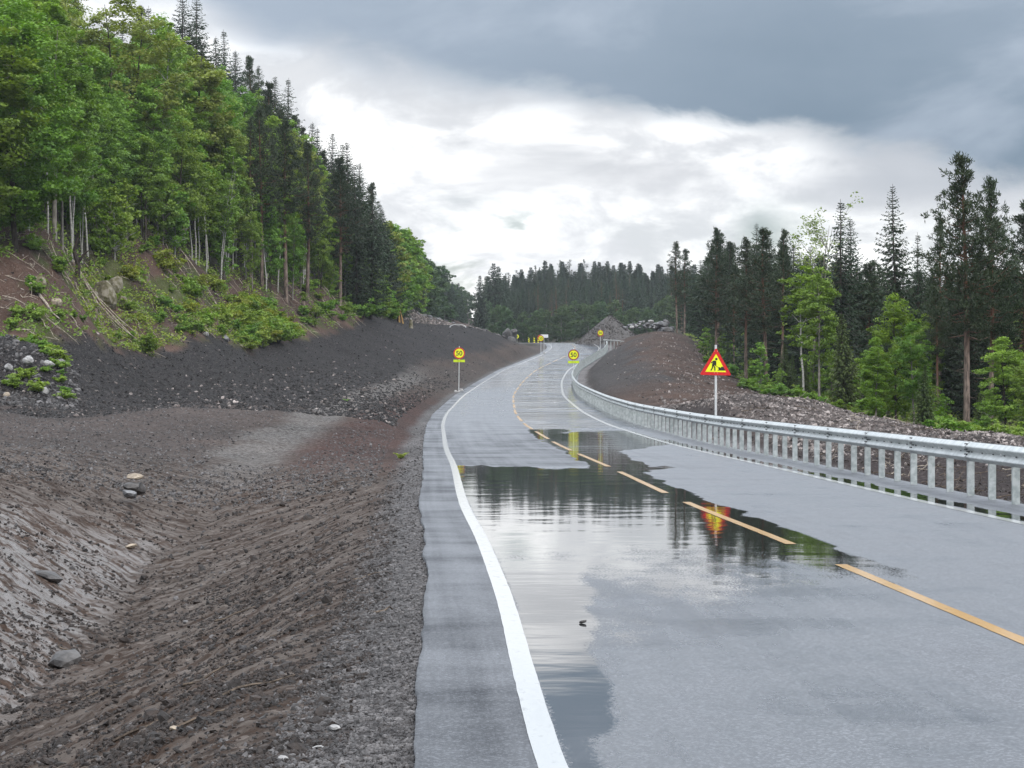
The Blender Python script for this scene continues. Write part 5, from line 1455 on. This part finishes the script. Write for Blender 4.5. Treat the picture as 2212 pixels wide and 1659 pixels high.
# ------------------------------------------------------------------ uncountable small stuff
def scatter(n, X0, X1, y0, y1, keep, near=True):
    """points spread evenly over the picture between two distances, kept where keep() says so"""
    X = rng.uniform(X0, X1, n)
    y = 1 / rng.uniform(1 / y1, 1 / y0, n) if near else rng.uniform(y0, y1, n)
    x = (X - CX) / F * y
    k = keep(X, x, y); X, x, y = X[k], x[k], y[k]
    return x, y, ground_z(x, y)
def streakv(x, y):
    side = x > xtrack(y)
    s1 = fbm((x * .86 - y * .51) * 4.5, (x * .51 + y * .86) * .45, 21, 4, .6); s2 = fbm((x * .84 + y * .54) * 4.0, (-x * .54 + y * .84) * .45, 31, 4, .6)
    return np.where(side, s1, s2)
# crumbs of wet soil along the raked lines
x, y, z = scatter(90000, -60, 920, 9.8, 52, lambda X, x, y: (dist_l(x, y) > .35) & (rng.uniform(0, 1, len(x)) < .10 + 1.6 * sstep(.50, .66, streakv(x, y))))
mb = MB(); stones(mb, np.c_[x, y, z], (.006 + .020 * rng.uniform(0, 1, len(x)) ** 3) * (.75 + y / 45), (1, .85, .6)); tag(mb.obj('soil_crumbs', M['clod']), kind='stuff')
x, y, z = scatter(1100, -60, 900, 9.8, 50, lambda X, x, y: (dist_l(x, y) > .5) & (streakv(x, y) > .5))
mb = MB(); stones(mb, np.c_[x, y, z], (.02 + .05 * rng.uniform(0, 1, len(x)) ** 3) * (.7 + y / 50), (1, .85, .6)); tag(mb.obj('soil_clods', M['clod']), kind='stuff')
x, y, z = scatter(3000, -60, 900, 9.8, 60, lambda X, x, y: dist_l(x, y) > .3)
mb = MB(); stones(mb, np.c_[x, y, z], (.008 + .022 * rng.uniform(0, 1, len(x)) ** 3) * (.7 + y / 45), (1, .8, .5)); tag(mb.obj('pale_pebbles', M['grit']), kind='stuff')
# gravel shoulder on the left
x, y, z = scatter(60000, 560, 1010, 9.8, 90, lambda X, x, y: (dist_l(x, y) > -.02) & (dist_l(x, y) < .75) & (rng.uniform(0, 1, len(x)) < 1.15 - dist_l(x, y)))
mb = MB(); stones(mb, np.c_[x, y, z], (.005 + .014 * rng.uniform(0, 1, len(x)) ** 2) * (.8 + y / 50), (1, .85, .65)); tag(mb.obj('gravel', M['grit']), kind='stuff')
# gravel strip behind the guardrail
x, y, z = scatter(22000, 1380, 2230, 24, 90, lambda X, x, y: (dist_r(x, y) > .0) & (dist_r(x, y) < .9))
mb = MB(); stones(mb, np.c_[x, y, z], rng.uniform(.015, .042, len(x)), (1, .85, .65)); tag(mb.obj('gravel', M['grit']), kind='stuff')
x, y, z = scatter(9000, 1380, 2260, 26, 70, lambda X, x, y: (dist_r(x, y) > .8) & (dist_r(x, y) < 5))
mb = MB(); stones(mb, np.c_[x, y, z], .012 + .05 * rng.uniform(0, 1, len(x)) ** 3, (1.2, .7, .45)); tag(mb.obj('soil_clods', M['clod']), kind='stuff')
# rubble on the right mound
x, y, z = scatter(42000, 1400, 2260, 50, 100, lambda X, x, y: (dist_r(x, y) > 1.2) & (x < 20) & (rng.uniform(0, 1, len(x)) < sstep(50, 68, y)))
mb = MB(); stones(mb, np.c_[x, y, z], .018 + .085 * rng.uniform(0, 1, len(x)) ** 3.0, (1.1, .7, .32)); tag(mb.obj('rubble', M['rubble']), kind='stuff')
x, y, z = scatter(12000, 1290, 1700, 105, 300, lambda X, x, y: (dist_r(x, y) > 2.5) & (x < 19.5) & (rng.uniform(0, 1, len(x)) < .15 + .85 * sstep(4, 9, dist_r(x, y))))
mb = MB(); stones(mb, np.c_[x, y, z], .03 + .13 * rng.uniform(0, 1, len(x)) ** 4, (1.1, .75, .4)); tag(mb.obj('bank_stones', M['rubble']), kind='stuff')
# the stony field and the dark soil on the left
x, y, z = scatter(30000, -60, 900, 44, 110, lambda X, x, y: (dist_l(x, y) > 1.0) & (y < 88 + 14 * fbm(x, y, 3, 2)) & ((np.abs(x - xtrack(y)) > 1.1) | (y < 56)))
mb = MB(); stones(mb, np.c_[x, y, z], .010 + .045 * rng.uniform(0, 1, len(x)) ** 4, (1.1, .75, .4)); tag(mb.obj('field_stones', M['grit']), kind='stuff')
x, y, z = scatter(40000, -60, 1130, 82, 300, lambda X, x, y: (dist_l(x, y) > 1.2) & (y < yfoot(X) + 1))
mb = MB(); stones(mb, np.c_[x, y, z], .03 + .09 * rng.uniform(0, 1, len(x)) ** 3, (1, .8, .5)); tag(mb.obj('dark_clods', M['clod_dark']), kind='stuff')
x, y, z = scatter(2500, -60, 1130, 82, 300, lambda X, x, y: (dist_l(x, y) > 1.2) & (y < ytree(X)))
mb = MB(); stones(mb, np.c_[x, y, z], .04 + .10 * rng.uniform(0, 1, len(x)) ** 3, (1, .8, .5)); tag(mb.obj('scattered_stones', M['rubble']), kind='stuff')
x, y, z = scatter(2500, 840, 1060, 290, 345, lambda X, x, y: dist_l(x, y) > 2)
mb = MB(); stones(mb, np.c_[x, y, z], .06 + .2 * rng.uniform(0, 1, len(x)) ** 3, (1, .8, .5)); tag(mb.obj('crest_rubble', M['rubble']), kind='stuff')
x, y, z = scatter(1800, -60, 170, 92, 108, lambda X, x, y: (np.abs(x + 22) < 6), False)
mb = MB(); stones(mb, np.c_[x, y, z], .03 + .15 * rng.uniform(0, 1, len(x)) ** 4, (1.1, .8, .5)); tag(mb.obj('heap_rubble', M['grit']), kind='stuff')
# low greenery on the cleared bank and the forest floor
def green(n, X0, X1, y0, y1, keep, mat, name, sz, hgt=.3):
    x, y, z = scatter(n, X0, X1, y0, y1, keep, False)
    per = 9; k = np.repeat(np.arange(len(x)), per)
    p = np.c_[x, y, z][k] + rng.normal(0, 1, (len(k), 3)) * (.22, .22, .09) + (0, 0, hgt * .5)
    mb = MB(); leaves(mb, p, np.array([0, -.2, .8]) + rng.normal(0, .5, (len(k), 3)), sz * rng.uniform(.6, 1.4, len(k)), np.clip(rng.uniform(0, 1, len(x))[k] * .7 + rng.uniform(0, .3, len(k)), 0, 1)); tag(mb.obj(name, M[mat]), kind='stuff')
patch = lambda x, y, lo: fbm(x / 1.8, y / 2.4, 91, 4) > lo
green(14000, -80, 870, 100, 268, lambda X, x, y: (y > yfoot(X) + 1) & (y < ytree(X) + 4) & patch(x, y, .50), 'leaf_mid', 'ground_cover', .085)
green(5200, 150, 660, 125, 190, lambda X, x, y: (y > yfoot(X) + .5) & (y < ytree(X)) & patch(x, y, .44) & (X > 150 + (y - 125) * 0), 'leaf_lime', 'ground_cover', .075)
green(9000, 1480, 2300, 80, 300, lambda X, x, y: (x > np.interp(y, [60, 90, 110, 160, 220, 300], [15, 18.0, 17.8, 17.8, 19, 22])) & (x < 30), 'leaf_olive', 'ground_cover', .09)
green(7000, -100, 870, 118, 275, lambda X, x, y: (y > ytree(X) - 1) & (y < ytree(X) + 20), 'leaf_mid', 'ground_cover', .10, .5)
# twigs and roots on the bank
x, y, z = scatter(2600, -60, 860, 104, 262, lambda X, x, y: (y > yfoot(X)) & (y < ytree(X) + 2), False)
mb = MB(); n = len(x); dd = rng.normal(0, 1, (n, 3)) * (1, .7, .25) + (.4, -.3, -.15)
blades(mb, np.c_[x, y, z + .08], dd, rng.uniform(.3, 1.3, n), .016, .5); tag(mb.obj('twig_litter', M['dead_wood']), kind='stuff')
# ------------------------------------------------------------------ sky, sun, air, camera
def build_world():
    w = bpy.data.worlds.new('World'); SC.world = w; w.use_nodes = True
    t = NT(w.node_tree)
    g = t.coord('Generated')
    s = t.new('ShaderNodeSeparateXYZ'); t.l.new(g, s.inputs[0])
    e = t.math('MULTIPLY', t.math('ARCSINE', s.outputs[2]), F)           # elevation above the horizon (1/F rad)
    az = t.math('MULTIPLY', t.math('ARCTAN2', s.outputs[0], s.outputs[1]), F)   # azimuth right of straight ahead
    A = t.math('MULTIPLY_ADD', az, 1 / 4000.0, .5)                       # 0..1 over +-2000
    n1 = t.noise(t.mapping(g, scale=(7, 7, 17)), 1.0, 6, .55, .4)
    n2 = t.noise(t.mapping(g, scale=(17, 17, 36), loc=(3.1, 1.7, .4)), 1.0, 8, .6, .3)
    n3 = t.noise(t.mapping(g, scale=(5, 5, 26), loc=(7.3, 2.2, 1.4)), 1.0, 5, .5, .2)
    # lower edge of the dark deck as a function of azimuth
    def P(X): return .5 + (X - CX) / 4000.0
    def E(Y): return (CY - Y) / 1000.0
    bnd = t.ramp(A, [(0, E(-60)), (P(350), E(40)), (P(620), E(150)), (P(850), E(205)), (P(1060), E(238)), (P(1400), E(272)), (P(1700), E(292)), (P(1900), E(335)), (P(2212), E(400)), (1, E(480))], 'EASE')
    d = t.math('SUBTRACT', e, t.math('MULTIPLY', bnd, 1000.0))
    d = t.math('ADD', d, t.math('MULTIPLY', t.math('SUBTRACT', n2, .5), 190.0))
    d = t.math('ADD', d, t.math('MULTIPLY', t.math('SUBTRACT', n1, .5), 120.0))
    softl = t.ramp(A, [(P(300), .95), (P(1000), .8), (P(1500), .32), (P(2212), .45)])     # edge softness: broad at the left, sharp at the right
    sw = t.math('MULTIPLY', softl, 120.0)
    deck = t.mapr(t.math('DIVIDE', d, sw), -.55, 1.1)
    # deck colour: darkest just above its edge on the right, paler to the upper left and upper right
    dk = t.mapr(t.math('ADD', d, t.math('MULTIPLY', t.math('SUBTRACT', n3, .5), 300.0)), 20, 560, 0, 1, False)
    side = t.ramp(A, [(P(300), 1.0), (P(900), .55), (P(1300), .35), (P(1750), .05), (P(2212), .0)])
    deckc = t.mix(side, (.14, .195, .255), (.32, .375, .455))
    deckc = t.mix(t.math('MULTIPLY', dk, .75), deckc, (.32, .375, .455))
    deckc = t.mix(t.mapr(n1, .48, .70, 0, .5), deckc, (.40, .45, .53))
    # bright layer below it
    br = t.mix(t.mapr(n2, .36, .66), (.56, .575, .60), (1.12, 1.12, 1.11))
    br = t.mix(t.mapr(n3, .46, .66, 0, .75), br, (.44, .455, .485))
    rgt = t.math('MULTIPLY', t.ramp(A, [(P(1500), 0), (P(1900), .8), (P(2212), .9)]), t.mapr(e, 340, 430))
    br = t.mix(rgt, br, (.37, .395, .435))
    # high overcast out of the picture, which lights the place
    hi = t.mapr(e, 830, 3000)
    over = t.mix(t.mapr(n1, .35, .65), (1.16, 1.25, 1.40), (1.80, 1.89, 2.0))
    cc = t.mix(deck, br, deckc); cc = t.mix(hi, cc, over)
    # gaps of blue low down
    gap = t.math('MULTIPLY', t.mapr(t.noise(t.mapping(g, scale=(12, 12, 30), loc=(1.3, 4.2, 8.6)), 1.0, 6, .55, .3), .44, .54), t.mapr(e, 430, 320))
    gz = t.ramp(A, [(P(900), 0), (P(980), 1.0), (P(1150), .9), (P(1230), .15), (P(1560), .1), (P(1640), 1.0), (P(1720), .5), (P(1800), .1), (P(2212), .25)])
    gap = t.math('MULTIPLY', t.math('MULTIPLY', gap, gz), .95)
    sky = t.new('ShaderNodeTexSky', sky_type='NISHITA'); sky.sun_disc = False
    sky.sun_elevation = SUN_EL; sky.sun_rotation = SUN_AZ
    b1 = t.new('ShaderNodeBackground'); t.l.new(sky.outputs[0], b1.inputs[0]); b1.inputs[1].default_value = .055
    b2 = t.new('ShaderNodeBackground'); t.l.new(cc, b2.inputs[0]); b2.inputs[1].default_value = 1.0
    mx = t.new('ShaderNodeMixShader'); t.l.new(gap, mx.inputs[0]); t.l.new(b2.outputs[0], mx.inputs[1]); t.l.new(b1.outputs[0], mx.inputs[2])
    o = t.new('ShaderNodeOutputWorld'); t.l.new(mx.outputs[0], o.inputs[0])
SUN_EL, SUN_AZ = R(48), R(150)
build_world()
sl = bpy.data.lights.new('sun', 'SUN'); sl.energy = 1.5; sl.angle = R(14); sl.color = (1, .96, .9)
so = bpy.data.objects.new('sun', sl); COL.objects.link(so); so.location = (40, -40, 60)
# direction towards the sun: azimuth measured clockwise from +Y
sd = Vector((math.sin(SUN_AZ) * math.cos(SUN_EL), math.cos(SUN_AZ) * math.cos(SUN_EL), math.sin(SUN_EL)))
so.rotation_euler = sd.to_track_quat('Z', 'Y').to_euler()

HAZE = True
if HAZE:
    mb = MB(); mb.add(*box((0, 455, 30), (1500, 990, 70)))
    m, t = material('haze_air')
    pv = t.new('ShaderNodeVolumePrincipled')
    pv.inputs['Color'].default_value = (.86, .93, 1.0, 1); pv.inputs['Density'].default_value = .00012; pv.inputs['Anisotropy'].default_value = .2
    t.out(None, pv.outputs[0])
    hz = mb.obj('haze', m); tag(hz, kind='stuff')

cam = bpy.data.cameras.new('camera'); co_ = bpy.data.objects.new('camera', cam); COL.objects.link(co_)
co_.location = (0, 0, H); co_.rotation_euler = (R(90), 0, 0)
cam.sensor_width = 36.0; cam.lens = 36.0 * F / 2212.0; cam.clip_start = .1; cam.clip_end = 4000
SC.camera = co_
SC.view_settings.view_transform = 'Standard'; SC.view_settings.look = 'None'
SC.view_settings.exposure = 0.5; SC.view_settings.gamma = 1.0
cy = SC.cycles
cy.max_bounces = 5; cy.diffuse_bounces = 3; cy.glossy_bounces = 3; cy.transmission_bounces = 3; cy.volume_bounces = 0; cy.transparent_max_bounces = 6
cy.caustics_reflective = False; cy.caustics_refractive = False
cy.use_denoising = True
